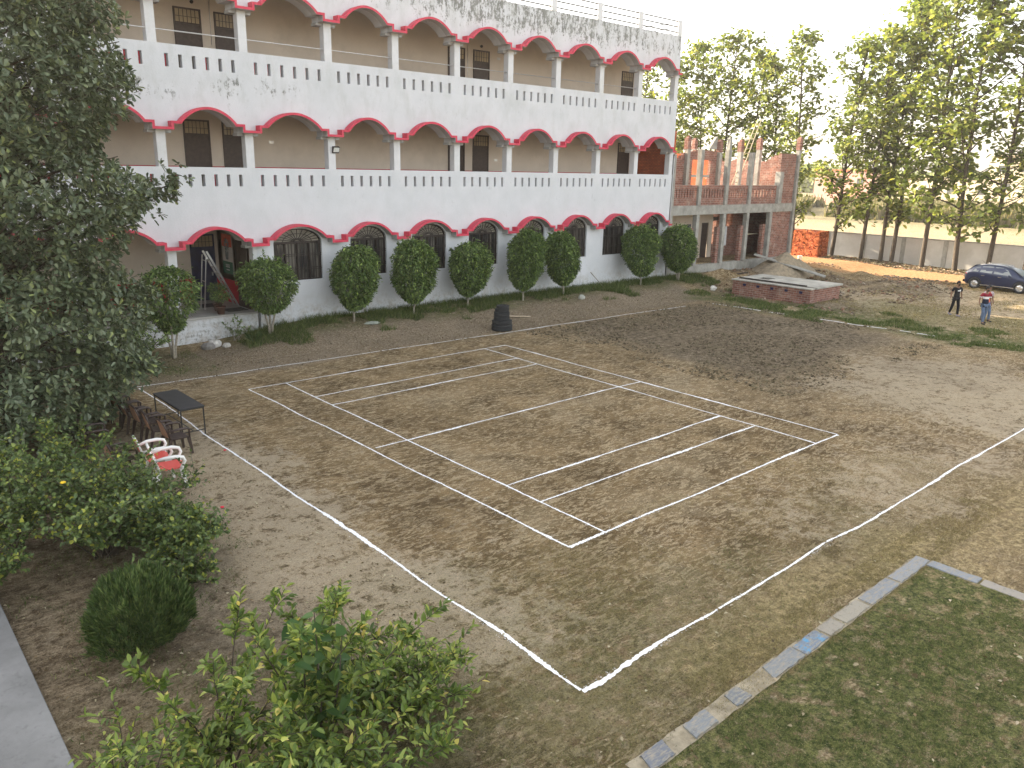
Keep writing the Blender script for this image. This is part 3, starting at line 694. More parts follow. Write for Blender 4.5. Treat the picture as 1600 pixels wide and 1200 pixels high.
# ------------------------------------------------------------------ brick stack, tank, planks, mound
st = empty('brick_stack', (51.4, 3.1, 0), 0, 'tall square stack of new orange bricks on the dirt beside the unfinished building', 'bricks')
m = MB(); r = random.Random(5)
zb = float(H(51, 3))-.05
for L in range(24):
    z = zb+L*.088
    for (face, n) in (('x0', 18), ('y0', 12), ('y1', 12), ('x1', 18)):
        for k in range(n):
            if L == 23 and r.random() < .25: continue
            j = r.choice((0,0,0,r.uniform(-.05,.1))) if face in ('x0','y0') else r.uniform(-.03,.03); wd = 2.2/18 if face[0] == 'x' else 1.55/12
            u = k*wd
            if face == 'x0': m.box(-.8+j, -.56+j, -1.1+u+.004, -1.1+u+wd-.004, z, z+.08)
            elif face == 'x1': m.box(.56+j, .8+j, -1.1+u+.004, -1.1+u+wd-.004, z, z+.08)
            elif face == 'y0': m.box(-.78+u+.004, -.78+u+wd-.004, -1.13+j, -.9+j, z, z+.08)
            else: m.box(-.78+u+.004, -.78+u+wd-.004, .9+j, 1.13+j, z, z+.08)
m.box(-.6, .6, -.95, .95, zb, zb+2.0)
m.build('bricks', leafmat('new_brick', [(0,(.20,.05,.03)),(.3,(.34,.09,.04)),(.7,(.45,.13,.055)),(1,(.55,.20,.09))], 0, .9, .1), st)
tk = empty('brick_tank', (30.6, -6.7, 0), 0, 'low rectangular brick tank with pale concrete cover slabs near the shrubs', 'tank')
m = MB()
for a in ((-1.6,-1.38,-2.35,2.35),(1.38,1.6,-2.35,2.35),(-1.379,1.379,-2.35,-2.13),(-1.379,1.379,2.13,2.35)): m.box(*a, -.1, .80)
o = m.build('brick_wall', M_['brick'], tk)
m = MB()
for k in range(5): m.box(-1.612, -1.59, -1.9+k*.85, -1.72+k*.85, .55, .68)
m.build('weep_hole', M_['navy'], tk)
m = MB(); m.box(-1.66,-1.3,-2.42,2.42,.802,.87); m.build('cover_slab', M_['slab'], tk, bevel=.008)
m = MB(); m.hexa([(-1.1,-2.45,.802),(1.7,-2.45,.802),(1.7,.2,.802),(-1.1,.2,.802),(-1.1,-2.45,.90),(1.7,-2.45,.9),(1.7,.2,.9),(-1.1,.2,.9)]); m.build('cover_slab', M_['slab'], tk, bevel=.008)
m = MB(); m.box(-1.1,-.35,.25,2.45,.802,.89); m.box(.5,1.7,.25,2.45,.802,.89); m.box(-.349,.499,1.75,2.45,.802,.89); m.box(-.349,.499,.25,.9,.802,.89); m.build('cover_slab', M_['slab'], tk, bevel=.008)
m = MB(); m.tube([(-1.2,-1.9,.93),(-1.2,2.2,.93)], .035, 6); m.build('rod', M_['iron'], tk)
mb = MB()
def mound(name, c, rx, ry, h, mat, label, seed, cat='mound'):
    n = 40; r_ = np.linspace(0, 1, 16); vs_ = []; fs = []
    for i, q in enumerate(r_):
        for k in range(n):
            a = 2*pi*k/n; x = rx*q*cos(a)*(1+.15*sin(3*a+seed)); y = ry*q*sin(a)*(1+.12*cos(2*a+seed))
            z = h*(1-q**1.25)*(.82+.36*float(vn(c[0]+x, c[1]+y, .45, seed)))+float(H(c[0]+x, c[1]+y))-.03
            vs_.append((x, y, z))
    for i in range(15):
        for k in range(n): fs.append((i*n+k, i*n+(k+1)%n, (i+1)*n+(k+1)%n, (i+1)*n+k))
    o = link(name, np_mesh(name, vs_, fs, True), mat); o.location = (c[0], c[1], 0); tag(o, label, cat); return o
sand = simple('sand_earth', (.27,.22,.155), .95, .28, 5, bump=.8)
mound('sand_mound', (38.4, -2.1), 3.0, 1.7, 1.15, sand, 'grey brown heap of sand in front of the brick building', 3)
mound('earth_heap', (32.2, -1.5), 1.9, .9, .5, M_['soil'], 'low heap of rubble and earth at the foot of the brick plinth', 6, 'heap')
mound('earth_heap', (41.5, -5.8), 2.4, 1.3, .35, M_['soil'], 'long dark heap of dug earth beside the sunlit dirt track', 9, 'heap')
pl = empty('long_plank', (38.4, -2.3, 0), 0, 'long grey shuttering plank lying slanted down the sand heap', 'plank')
m = MB(); m.hexa([(-1.7,1.5,1.42),(-1.2,1.7,1.45),(.35,-2.6,.34),(-.2,-2.8,.3),(-1.7,1.5,1.48),(-1.2,1.7,1.51),(.35,-2.6,.40),(-.2,-2.8,.36)]); m.build('board', M_['conc'], pl)
for i, (p, q, lab) in enumerate((((13.0,-3.0),(14.2,-3.5),'weathered wooden plank lying behind the stack of tyres'), ((33.2,-2.7),(35.6,-3.9),'dark wooden board lying on rubble left of the sand heap'), ((33.2,-1.5),(34.6,-1.7),'short dark board at the foot of the brick plinth'))):
    z = float(H(*p)); z2 = float(H(*q)); m = MB(); m.bar((p[0],p[1],z+.05), (q[0],q[1],z2+.06), .13, .04)
    tag(m.build('wooden_board', simple('old_wood', (.42,.34,.25), .9, .3, 20) if i == 0 else M_['iron']), lab, 'board')
sk = MB(); sk.tube([(21.7,-.15,1.28),(22.15,-.75,.5)], .025, 6); tag(sk.build('leaning_stick', M_['bark2']), 'thin grey stick leaning on the white wall between two shrubs', 'stick')
# white bucket on the track
bk = empty('bucket', (46.1, 1.0, float(H(46.1, 1.0))), 0, 'small white and dark bucket standing on the sunlit dirt track', 'bucket')
m = MB(); m.lathe([(0,.0),(.13,.0),(.17,.36),(.18,.37),(.155,.36),(.12,.03),(0,.03)], 16); m.build('pail', simple('white_plastic', (.75,.78,.76), .4, .05), bk)
m = MB(); m.tube([(.17*cos(a),0.0,.36+.12*sin(a)) for a in [pi*k/8 for k in range(9)]], .008, 5); m.build('handle', M_['iron'], bk)

# ------------------------------------------------------------------ boundary wall
bw = empty('boundary_wall', (54.4, 0, 0), 0, 'long low pale grey plastered boundary wall behind the row of tall trees', 'wall')
m = MB(); m.box(-.12, .12, -60, 45, -.3, 2.0); m.build('wall', simple('grey_plaster', (.50,.485,.455), .9, .1, .8, dirt=(.42,.4,.36), bump=.1), bw)
m = MB(); m.box(-.17, .17, -60, 45, 2.001, 2.07); m.build('coping', M_['conc'], bw)
for k in range(-18, 15):
    m = MB(); m.box(-.15, .15, k*3.1-.16, k*3.1+.16, -.3, 2.0005); m.build('pillar', M_['conc'] if 0 else bw.children[0].data.materials[0], bw)

# ------------------------------------------------------------------ leaf clouds
def leaf_arrays(C, D, L, W, fold=.25, obov=.0, up=None, droop=0.):
    """C (n,3) leaf bases, D (n,3) directions; six-corner leaves, two quads each"""
    n = len(C); D = D/np.linalg.norm(D, axis=1, keepdims=True)
    U = rng.normal(size=(n, 3)) if up is None else up+rng.normal(size=(n, 3))*.35
    S_ = np.cross(D, U); S_ /= np.linalg.norm(S_, axis=1, keepdims=True)+1e-9; N_ = np.cross(S_, D)
    L = np.asarray(L)[:, None]; Wd = np.asarray(W)[:, None]/2
    b = C; t = C+D*L-N_*L*droop
    a1, a2 = .33+obov*.12, .70+obov*.10; w1, w2 = 1-obov*.35, .82+obov*.25
    r1 = C+D*L*a1+S_*Wd*w1+N_*Wd*fold; r2 = C+D*L*a2+S_*Wd*w2+N_*Wd*fold-N_*L*droop*.45
    l1 = C+D*L*a1-S_*Wd*w1+N_*Wd*fold; l2 = C+D*L*a2-S_*Wd*w2+N_*Wd*fold-N_*L*droop*.45
    V = np.stack([b, r1, r2, t, l2, l1], 1).reshape(-1, 3); i = np.arange(n)[:, None]*6
    F = np.concatenate([i+np.array([[0,1,2,3]]), i+np.array([[0,3,4,5]])], 1).reshape(-1, 4)
    return V, F
def unit(n): v = rng.normal(size=(n, 3)); return v/np.linalg.norm(v, axis=1, keepdims=True)
def jit(v, a): v = np.asarray(v, float); return v+rng.normal(size=v.shape)*a

ML_teak = leafmat('teak_leaf', [(0,(0.107,0.146,0.046)),(.45,(0.208,0.261,0.077)),(.85,(0.322,0.360,0.116)),(1,(0.460,0.445,0.153))], .5, .5, big=.5)
ML_fig = leafmat('broad_leaf', [(0,(0.082,0.110,0.064)),(.5,(0.149,0.189,0.116)),(.9,(0.238,0.276,0.169)),(1,(0.356,0.407,0.154))], .22, .36, .5)
ML_top = leafmat('clipped_leaf', [(0,(0.062,0.103,0.038)),(.5,(0.139,0.212,0.072)),(.85,(0.248,0.350,0.114)),(1,(0.435,0.555,0.161))], .25, .5)
ML_rose = leafmat('rose_leaf', [(0,(0.062,0.098,0.036)),(.5,(0.125,0.187,0.062)),(.88,(0.232,0.304,0.090)),(1,(0.535,0.535,0.090))], .3, .45, .4)
ML_fg = leafmat('lance_leaf', [(0,(0.090,0.145,0.036)),(.45,(0.173,0.254,0.054)),(.8,(0.326,0.399,0.100)),(.95,(0.544,0.580,0.145)),(1,(0.815,0.634,0.217))], .35, .42, .4)
ML_con = leafmat('conifer_leaf', [(0,(0.041,0.073,0.022)),(.6,(0.081,0.129,0.038)),(1,(0.183,0.233,0.069))], .1, .6)

# ------------------------------------------------------------------ tall trees along the wall
def teak_meshes(seed, Ht, R0, lean=(0, 0), low=3.2, dens=1.):
    rd = random.Random(seed); g = np.random.default_rng(seed); m = MB()
    trunk = []; n = 12
    for i in range(n+1):
        t = i/n; trunk.append(Vector((lean[0]*t*Ht*.1+.25*sin(t*4+seed)*t, lean[1]*t*Ht*.1+.25*cos(t*3.3+seed)*t, Ht*t*.95)))
    m.tube([trunk[0]-Vector((0,0,.3))]+trunk, [.21]+[.16*(1-.85*(i/n)**.9)+.012 for i in range(n+1)], 8)
    Cs = []; Ds = []
    nb = int(60*dens)
    for b in range(nb):
        z = low+(Ht-low)*((b+rd.random())/nb)**.9; t = min(.97, z/(Ht*.95)); k = int(t*n); p0 = trunk[k].lerp(trunk[min(n, k+1)], t*n-k)
        a = rd.uniform(0, 2*pi); prof = (.45+1.0*sin(pi*min(1, max(0, (z-low+1)/(Ht-low+1.6)))**.8)); L = R0*prof*rd.uniform(.45, 1.1)*.75
        d = Vector((cos(a), sin(a), rd.uniform(.25, .95))).normalized(); pts = [p0]
        for s_ in range(4): d = (d+Vector((rd.gauss(0,.12), rd.gauss(0,.12), rd.gauss(.03,.12)))).normalized(); pts.append(pts[-1]+d*L/4)
        r0 = .02+.03*(1-t)+.008*L; m.tube(pts, [r0, r0*.75, r0*.55, r0*.4, .008], 5, cap=False)
        for s_ in range(int(4+L*3.4)):
            u = rd.uniform(.15, 1.05); kk = min(3, int(u*4)); q = pts[kk].lerp(pts[kk+1], min(1.1, u*4-kk))
            o = Vector((rd.gauss(0,1), rd.gauss(0,1), rd.gauss(.25,.7)))*.30; q2 = q+o
            if rd.random() < .35: m.tube([q, q2], [.008, .005], 3, cap=False)
            for _ in range(rd.randint(2, 4)):
                Cs.append(q2+Vector((rd.gauss(0,.17), rd.gauss(0,.17), rd.gauss(0,.14)))); Ds.append((rd.gauss(0,1), rd.gauss(0,1), rd.gauss(-.35,.5)))
    # bare whippy shoots above the crown
    for _ in range(10):
        p = trunk[-1]+Vector((rd.gauss(0,.8), rd.gauss(0,.8), rd.uniform(-1.2,0))); m.tube([p, p+Vector((rd.gauss(0,.2), rd.gauss(0,.2), rd.uniform(.8,1.8)))], [.012,.004], 3, cap=False)
    C = np.array([tuple(c) for c in Cs]); D = np.array(Ds); n_ = len(C)
    V, F = leaf_arrays(C, D, g.uniform(.26, .50, n_), g.uniform(.20, .38, n_), .2, .2, np.array([0,0,1.]), .12)
    return m.mesh('trunk'), np_mesh('crown', V, F)
TK = [teak_meshes(11, 18.5, 3.5, (.3, .1), 2.6), teak_meshes(12, 17.0, 3.8, (-.4, .3), 2.0), teak_meshes(13, 20.5, 4.0, (.5, -.5), 2.8), teak_meshes(14, 19., 3.4, (.2, .6), 2.4, .9)]
TREES = [(53.6, 23.0, 0, 1.0, .4, 'crown just visible between the school roof end and the brick building'), (53.0, 19.0, 1, .98, 1.2, 'far left tall tree beyond the right end of the school'),
 (54.0, 15.6, 2, .9, 2.6, 'tall tree behind the left part of the brick building'), (53.0, 13.1, 0, 1.03, 0, 'tall tree with a bare forked trunk seen over the leaning board'), (53.2, 11.0, 3, .9, 4., 'tall tree behind the bamboo ladder'),
 (53.4, 8.2, 1, .95, 5.1, 'dense tall tree over the middle of the brick building'), (52.8, 5.4, 3, .95, .7, 'tall tree right behind the end bay of the brick building'),
 (53.2, 2.1, 1, 1.0, 2.1, 'low branching tall tree just right of the orange brick stack'), (53.2, -.35, 0, .95, 3.6, 'slender tall tree, second from the orange brick stack'),
 (53.2, -1.95, 2, .97, 1.1, 'left one of the two trunks standing close together'), (53.3, -2.75, 3, 1.04, 5.3, 'right one of the two trunks standing close together, leaning away'),
 (52.9, -5.2, 0, 1.08, 2.9, 'tall tree with a dark leaning trunk between the twin trunks and the car'), (52.6, -7.65, 1, 1.12, .2, 'tall tree with a leaning trunk left of the blue car'),
 (53.2, -9.6, 2, 1.0, 4.4, 'thick dark trunked tall tree behind the rear of the blue car'), (53.3, -11.9, 3, 1.1, 3.0, 'tall tree behind the front of the blue car at the picture edge'),
 (53.4, -14.6, 0, 1.1, 1.9, 'tall tree outside the right edge whose branches reach in')]
for x, y, k, s, rz, lab in TREES:
    t = empty('tall_tree', (x, y, float(H(x, y))-.05), rz, 'broad leaved '+lab, 'tree', 'tall trees in a row along the boundary wall'); t.scale = (s, s, s)
    link('trunk', TK[k][0], M_['bark'], t); link('crown', TK[k][1], ML_teak, t)
# more trees well beyond the wall
FT = [(100, 55, 0, .7), (128, 58, 2, .55), (150, 40, 1, .5), (165, 48, 3, .5), (178, 24, 2, .5), (190, 6, 1, .5)]
fl_ = ['beyond the field, middle distance', 'near the far red roofed house', 'left of the cream house across the field', 'behind the cream house across the field', 'far across the field at the right', 'furthest right across the field']
for (x, y, k, s), lab in zip(FT, fl_):
    t = empty('field_tree', (x, y, 0), x, 'hazy green tree '+lab, 'tree', 'distant trees beyond the boundary wall'); t.scale = (s*1.15, s*1.15, s)
    link('trunk', TK[k][0], M_['bark'], t); link('crown', TK[k][1], ML_teak, t)
# ------------------------------------------------------------------ clipped shrubs along the wall
def clipped(x, y, Ht, W, seed, stems=3, z0=None, open_=0., leafn=15000, ll=.125):
    rd = random.Random(seed); g = np.random.default_rng(seed); z0 = z0 if z0 is not None else Ht*.17
    m = MB()
    for k in range(stems):
        a = 2*pi*k/stems+seed; q = .05 if stems > 1 else 0
        m.tube([(q*cos(a), q*sin(a), -.15), (q*cos(a)*1.5, q*sin(a)*1.5, .3), (W*.16*cos(a), W*.16*sin(a), z0+.35), (W*.22*cos(a), W*.22*sin(a), Ht*.6)], [.05, .042, .032, .015], 6)
        for j in range(5):
            b = rd.uniform(0, 6.28); p = (W*.17*cos(a), W*.17*sin(a), z0+.3+rd.uniform(0, .5)); m.tube([p, (W*.4*cos(b), W*.4*sin(b), p[2]+rd.uniform(.3, .8))], [.016, .006], 4, cap=False)
    n = leafn; u = g.uniform(0, 1, n); a = g.uniform(0, 2*pi, n)
    # egg outline, widest above the middle, with dents and bumps
    zc = z0+(Ht-z0)*u; prof = (1-np.abs(2*u-1)**2.5)**.5*(.74+.30*u)
    bump = .72+.42*vn(a*1.3*W, zc, .42, seed)+.16*vn(a*1.3*W, zc, .16, seed+5)+.10*g.normal(size=n)*.5
    depth = 1-g.exponential(.13+open_*.15, n); rad = W/2*prof*bump*np.clip(depth, .25, 1)
    C = np.stack([rad*np.cos(a), rad*np.sin(a), zc], 1); D = np.stack([np.cos(a), np.sin(a), g.uniform(-1.1, .5, n)], 1)+g.normal(size=(n, 3))*.6
    # twigs poking out at the top
    k = int(n*.05); C[:k] *= 1+g.uniform(0, .09, (k, 1)); 
    if open_:
        keep = vn(C[:, 0]*1.7+C[:, 1]*1.1, C[:, 2]*1.7, .34, seed+2) > open_*.55; C, D = C[keep], D[keep]
    for _ in range(26):     # stray shoots
        b = g.uniform(0, 2*pi); u_ = g.uniform(.25, 1.); z_ = z0+(Ht-z0)*u_; r_ = W/2*(1-abs(2*u_-1)**2.5)**.5*.8
        p_ = np.array([r_*cos(b), r_*sin(b), z_]); q_ = p_+np.array([cos(b)*.24, sin(b)*.24, g.uniform(.0, .3)])*g.uniform(.6, 1.2); m.tube([p_, q_], [.006, .003], 3, cap=False)
        tt = g.uniform(.2, 1, (16, 1)); C = np.concatenate([C, p_+(q_-p_)*tt]); D = np.concatenate([D, unit(16)+(q_-p_)*2])
    C[:, 0] += g.normal(0, .07)*(C[:, 2]-z0); C[:, 1] += g.normal(0, .04)*(C[:, 2]-z0); C[:, :2] *= (.86+.34*vn(C[:, 0]*1.3+seed*3, C[:, 2], .95, seed+8))[:, None]
    V, F = leaf_arrays(C, D, g.uniform(ll*.7, ll*1.35, len(C)), g.uniform(ll*.36, ll*.6, len(C)), .3, 0, np.array([0, 0, 1.]), .2)
    t = empty('clipped_shrub', (x, y, float(H(x, y))), 0)
    m.build('trunk', M_['bark2'], t); link('crown', np_mesh('crown', V, F), ML_top, t)
    return t
SH = [(-.95,-1.75,3.1,1.85,.75,'large loose shrub left of the porch, leftmost of the wall shrubs'), (2.95,-1.0,2.8,2.0,.6,'bushy shrub with forked pale stems right of the porch'),
 (6.35,-1.4,3.0,1.7,.1,'egg shaped shrub under the first grilled window'), (9.25,-1.45,3.15,1.7,0,'egg shaped shrub in front of the second grilled window'),
 (12.4,-1.2,2.85,1.7,.15,'egg shaped shrub between the third window and the tyres'), (15.6,-1.45,3.3,1.7,0,'egg shaped shrub behind and right of the tyre stack'),
 (18.5,-1.3,3.1,1.75,.15,'egg shaped shrub hiding part of the fifth window'), (24.6,-1.3,3.2,1.9,0,'second shrub from the right end of the white wall'),
 (28.0,-1.3,3.1,1.9,.1,'last shrub at the right corner of the white wall, before the bricks')]
for i, (x, y, h, W, op, lab) in enumerate(SH):
    t = clipped(x, y, h, W, 40+i, 3 if i in (0, 1, 8) else 1, open_=op, z0=h*(.30 if i < 2 else .17), leafn=10500 if i > 1 else 7500)
    tag(t, 'green clipped '+lab if i > 1 else 'green '+lab, 'shrub', 'shrubs planted along the school wall')
# generic bush of arching stems with leaves
def bush(name, loc, R0, Ht, seed, mat, ll, lw, nst, per, label, cat='bush', group=None, droop=.15, up=.6, obov=0, stem='bark', tipc=None, lo=.25):
    g = np.random.default_rng(seed); rd = random.Random(seed); m = MB(); Cs = []; Ds = []
    for k in range(nst):
        a = rd.uniform(0, 2*pi); q = rd.random()**.6; L = Ht*rd.uniform(.7, 1.15); out = R0*q
        p = Vector((rd.gauss(0, .08), rd.gauss(0, .08), -.05)); d = Vector((cos(a)*out/Ht*.9, sin(a)*out/Ht*.9, 1)).normalized(); pts = [p]; n = 7
        for s_ in range(n): d = (d+Vector((cos(a)*q*.10+rd.gauss(0,.10), sin(a)*q*.10+rd.gauss(0,.10), -.05*q))).normalized(); pts.append(pts[-1]+d*L/n)
        m.tube(pts, [.016-.0018*i for i in range(n+1)], 4, cap=False)
        tw = []
        for s_ in range(int(per/9)):
            u = rd.uniform(lo, .97)*n; kk = int(u); b0 = pts[kk].lerp(pts[kk+1], u-kk); b = rd.uniform(0, 2*pi); e = Vector((cos(b), sin(b), rd.uniform(.1, 1.0)))*R0*.3*rd.uniform(.4, 1.1)
            tw.append((b0, b0+e)); m.tube([b0, b0+e], [.005, .0025], 3, cap=False)
        tw.append((pts[-3], pts[-1])); tw.append((pts[-2], pts[-1]))
        for b0, b1 in tw:
            dd_ = (b1-b0).normalized()
            for j in range(9):
                u = (j+.5)/8; c = b0.lerp(b1, u); s = Vector((rd.gauss(0,1), rd.gauss(0,1), rd.gauss(0,1))).cross(dd_).normalized()
                Cs.append(tuple(c)); Ds.append(tuple(s*.8+dd_*up+Vector((0,0,.12))))
    C = np.array(Cs); D = np.array(Ds); n_ = len(C)
    V, F = leaf_arrays(C, D, g.uniform(.65, 1.3, n_)*ll, g.uniform(.7, 1.3, n_)*lw, .25, obov, np.array([0,0,1.]), droop)
    t = empty(name, (loc[0], loc[1], float(H(loc[0], loc[1]))), 0, label, cat, group)
    m.build('stems', M_[stem], t); link('foliage', np_mesh('foliage', V, F), mat, t)
    return t
bush('low_bush', (-2.3, -2.3), 1.1, 2.0, 71, ML_top, .09, .045, 16, 120, 'loose dark bush between the big tree and the leftmost wall shrub')
bush('low_bush', (-3.6, -1.6), 1.2, 1.9, 72, ML_top, .09, .045, 16, 120, 'dark bush half hidden behind the big tree near the porch')
bush('dry_bush', (1.75, -.75), .45, .95, 73, ML_top, .06, .035, 12, 36, 'straggly half dry bush below the porch edge', stem='bark2')
# potted plants on the porch
for (x, y, hh, lab, sd_) in ((1.55, .2, .6, 'small plant in a brown clay pot on the porch edge', 81), (1.75, 1.0, .95, 'round topped potted plant in front of the step ladder', 82)):
    t = empty('potted_plant', (x, y, 1.055), 0, lab, 'plant', 'potted plants on the porch')
    m = MB(); m.lathe([(0,0),(.12,0),(.17,.26),(.19,.26),(.19,.3),(.16,.3),(.14,.25),(0,.25)], 16); m.build('pot', simple('clay', (.12,.06,.045), .8, .2), t)
    g = np.random.default_rng(sd_); n = 650; v = unit(n)*(.4+.6*g.random((n,1)))*np.array([.36,.36,.2]); C = v+np.array([0,0,.3+hh*.6]); V, F = leaf_arrays(C, v+g.normal(size=(n,3))*.1, g.uniform(.05,.1,n), g.uniform(.02,.035,n), .2)
    m = MB()
    for k in range(5): m.tube([(0,0,.25),(.05*cos(k*1.3),.05*sin(k*1.3),.3+hh*.3),(.2*cos(k*1.3),.2*sin(k*1.3),.3+hh*.6)], [.014,.01,.006], 5)
    m.build('stem', M_['bark'], t); link('foliage', np_mesh('foliage', V, F), ML_top, t)
# agave-like clump and thin seedlings at the wall foot
g = np.random.default_rng(5); n = 46; a = g.uniform(0, 2*pi, n); D = np.stack([np.cos(a), np.sin(a), g.uniform(.5, 1.6, n)], 1)
V, F = leaf_arrays(np.zeros((n,3))+g.normal(size=(n,3))*.04*[1,1,0], D, g.uniform(.35,.6,n), g.uniform(.035,.05,n), .3)
o = link('spiky_plant', np_mesh('spiky_plant', V, F), ML_con); o.location = (2.05, -1.5, float(H(2.05,-1.5))); tag(o, 'dark green spiky leaved plant between the porch and the weeds', 'plant')
# step ladder
sl = empty('step_ladder', (2.0, 1.4, 1.055), 0, 'aluminium step ladder standing open on the porch in front of the navy door', 'ladder')
alu = simple('aluminium', (.5,.5,.5), .35, .1, 9, metal=.75)
for s_ in (0, .4):
    m = MB(); m.bar((.75, s_, 0), (-.35, s_+.05, 2.25), .035, .07); m.build('side_rail', alu, sl)
    m = MB(); m.bar((-.62, s_, 0), (-.38, s_+.05, 2.1), .03, .03); m.build('rear_leg', alu, sl)
for k in range(1, 8):
    t = k/8.3; m = MB(); m.box(.75-1.1*t-.05, .75-1.1*t+.05, .02, .42, 2.25*t-.012, 2.25*t+.012); m.build('tread', alu, sl)
m = MB(); m.bar((-.5,0,1.1),(-.5,.45,1.1),.02); m.bar((-.42,0,1.9),(-.42,.45,1.9),.02); m.build('cross_bar', alu, sl)
m = MB(); m.box(1.1, 2.3, 1.9, 2.7, 1.054, 1.07); tag(m.build('door_mat', simple('dark_mat', (.06,.065,.07), .9, .2)), 'dark door mat lying on the porch floor', 'mat')
m = MB(); m.box(1.95, 2.75, .45, 1.2, 1.054, 1.068); tag(m.build('door_mat', simple('dark_mat', (.09,.085,.08), .9, .3)), 'second faded mat near the dark side door of the porch', 'mat')

# ------------------------------------------------------------------ big broad leaved tree at the left
def big_tree():
    g = np.random.default_rng(99); rd = random.Random(99); m = MB()
    m.tube([(0,0,-.2),(.03,.02,.6),(-.1,.05,1.8),(.1,0,3.6),(.0,.1,6.),(.1,0,9.5),(0,0,12.5)], [.26,.2,.19,.17,.14,.09,.03], 10)
    Cs = []; Ds = []
    def whorl(p, d, s=1.):
        d = d.normalized(); a0 = rd.uniform(0, 6.28); u = d.orthogonal().normalized(); v = d.cross(u); k_ = rd.randint(5, 8)
        for k in range(k_):
            a = a0+2*pi*k/k_; o = (u*cos(a)+v*sin(a))
            Cs.append(tuple(p+o*.012)); Ds.append(tuple((o+d*rd.uniform(.05,.7)+Vector((0,0,-.08)))*s))
    # outline radius by height and direction
    def R_of(z, a):
        east = float(np.interp(z, [0,.4,1.65,3.1,4.2,5.2,6.0,6.8,7.7,8.7,10,11.5,13.3], [1.4,1.9,2.75,3.2,2.6,3.0,3.3,2.5,3.2,3.4,2.9,2.4,.8]))
        rest = 3.1*math.sqrt(max(.02, 1-((z-6.2)/7.3)**2)); f = max(0., cos(a+.5))
        base = rest*(1-f)+east*f
        lob = .84+.32*float(vn(a*2.2+9, z, 1.15, 4))
        return max(.4, base*lob)
    for k in range(95):
        z = .9+11.6*((k+rd.random())/95); a = k*2.4; R_ = R_of(z, a); z0 = max(.8, z-R_*.45)
        p0 = Vector((0,0,z0)); p3 = Vector((R_*cos(a), R_*sin(a), z)); mid = p0.lerp(p3, .5)+Vector((rd.gauss(0,.15), rd.gauss(0,.15), .25))
        m.tube([p0, mid, p3], [.05, .03, .01], 5, cap=False)
    N = 12500
    for _ in range(N):
        z = rd.uniform(.35, 13.3); a = rd.uniform(0, 2*pi); R_ = R_of(z, a); q = min(1.04, max(.2, 1-rd.expovariate(1/.17))); 
        if vn(a*3+z*.35, z*1.0, .42, 12) < .27 and q > .8: continue
        p = Vector((R_*q*cos(a), R_*q*sin(a), z-(.4*q if z < 2.5 else 0)))
        if p.z < .3: continue
        whorl(p, Vector((cos(a), sin(a), rd.uniform(-.1, 1.1)))+Vector((rd.gauss(0,.35), rd.gauss(0,.35), rd.gauss(0,.3))))
    # two long side branches reaching in front of the gallery walls
    for (a, z0, z1, L, w) in ((-.15, 4.2, 6.15, 4.3, .5), (.25, 5.4, 8.9, 3.7, .6), (.0, 3.2, 3.3, 3.5, .5), (-.4, 7, 10.0, 3.2, .6), (-.7, 2.2, 1.9, 3.4, .55)):
        p0 = Vector((.3*cos(a), .3*sin(a), z0)); p3 = Vector((L*cos(a), L*sin(a), z1)); m.tube([p0, p0.lerp(p3,.5)+Vector((0,0,.2)), p3], [.07,.04,.012], 6, cap=False)
        for _ in range(190):
            u = rd.random()**.6; p = p0.lerp(p3, u)+Vector((rd.gauss(0,w*.5), rd.gauss(0,w*.5), rd.gauss(0,w*.55)))*(1.15-.55*u)
            whorl(p, Vector((cos(a), sin(a), rd.uniform(0,1)))+Vector((rd.gauss(0,.4), rd.gauss(0,.4), rd.gauss(0,.3))))
    C = np.array(Cs); D = np.array(Ds); n = len(C)
    V, F = leaf_arrays(C, D, g.uniform(.13, .22, n), g.uniform(.062, .10, n), .18, 1., np.array([0,0,1.]), .12)
    t = empty('leafy_tree', (-6.75, -7.6, 0), 0, 'large dense dark tree with rosettes of spoon shaped leaves filling the left side', 'tree')
    m.build('trunk', M_['bark'], t); link('crown', np_mesh('crown', V, F), ML_fig, t)
big_tree()

# ------------------------------------------------------------------ garden bushes at the left front
RG = 'rose bushes in the left garden bed'
bush('rose_bush', (-6.7, -15.2), 1.5, 1.9, 201, ML_rose, .078, .054, 34, 260, 'largest tangled rose bush in the middle of the garden bed', 'bush', RG, up=.5)
bush('rose_bush', (-7.9, -14.0), 1.2, 2.0, 202, ML_rose, .078, .054, 26, 230, 'rose bush at the left edge in front of the big tree', 'bush', RG, up=.5)
bush('rose_bush', (-6.0, -14.6), .9, 1.0, 203, ML_rose, .075, .05, 22, 200, 'rose bush whose sprays cross the red and white chairs', 'bush', RG, up=.5)
bush('rose_bush', (-5.85, -16.2), 1.0, 1.15, 204, ML_rose, .078, .054, 26, 210, 'low dense rose bush right behind the dark conifer bush', 'bush', RG, up=.5)
bush('rose_bush', (-6.5, -12.7), .95, 1.7, 205, ML_rose, .078, .054, 20, 200, 'rose bush growing in front of the brown chairs', 'bush', RG, up=.5)
bush('rose_bush', (-8.6, -15.6), .8, 1.2, 206, ML_rose, .075, .05, 14, 130, 'thin rose bush beside the path at the left edge', 'bush', RG, up=.5)
bush('rose_bush', (-6.1, -17.0), .8, .75, 207, ML_rose, .07, .048, 14, 120, 'low rose growth between the conifer bush and the court line', 'bush', RG, up=.5)
# long whippy canes
for i, (x, y, h) in enumerate(((-6.2,-13.3,2.1), (-7.2,-13.6,2.5))):
    pass
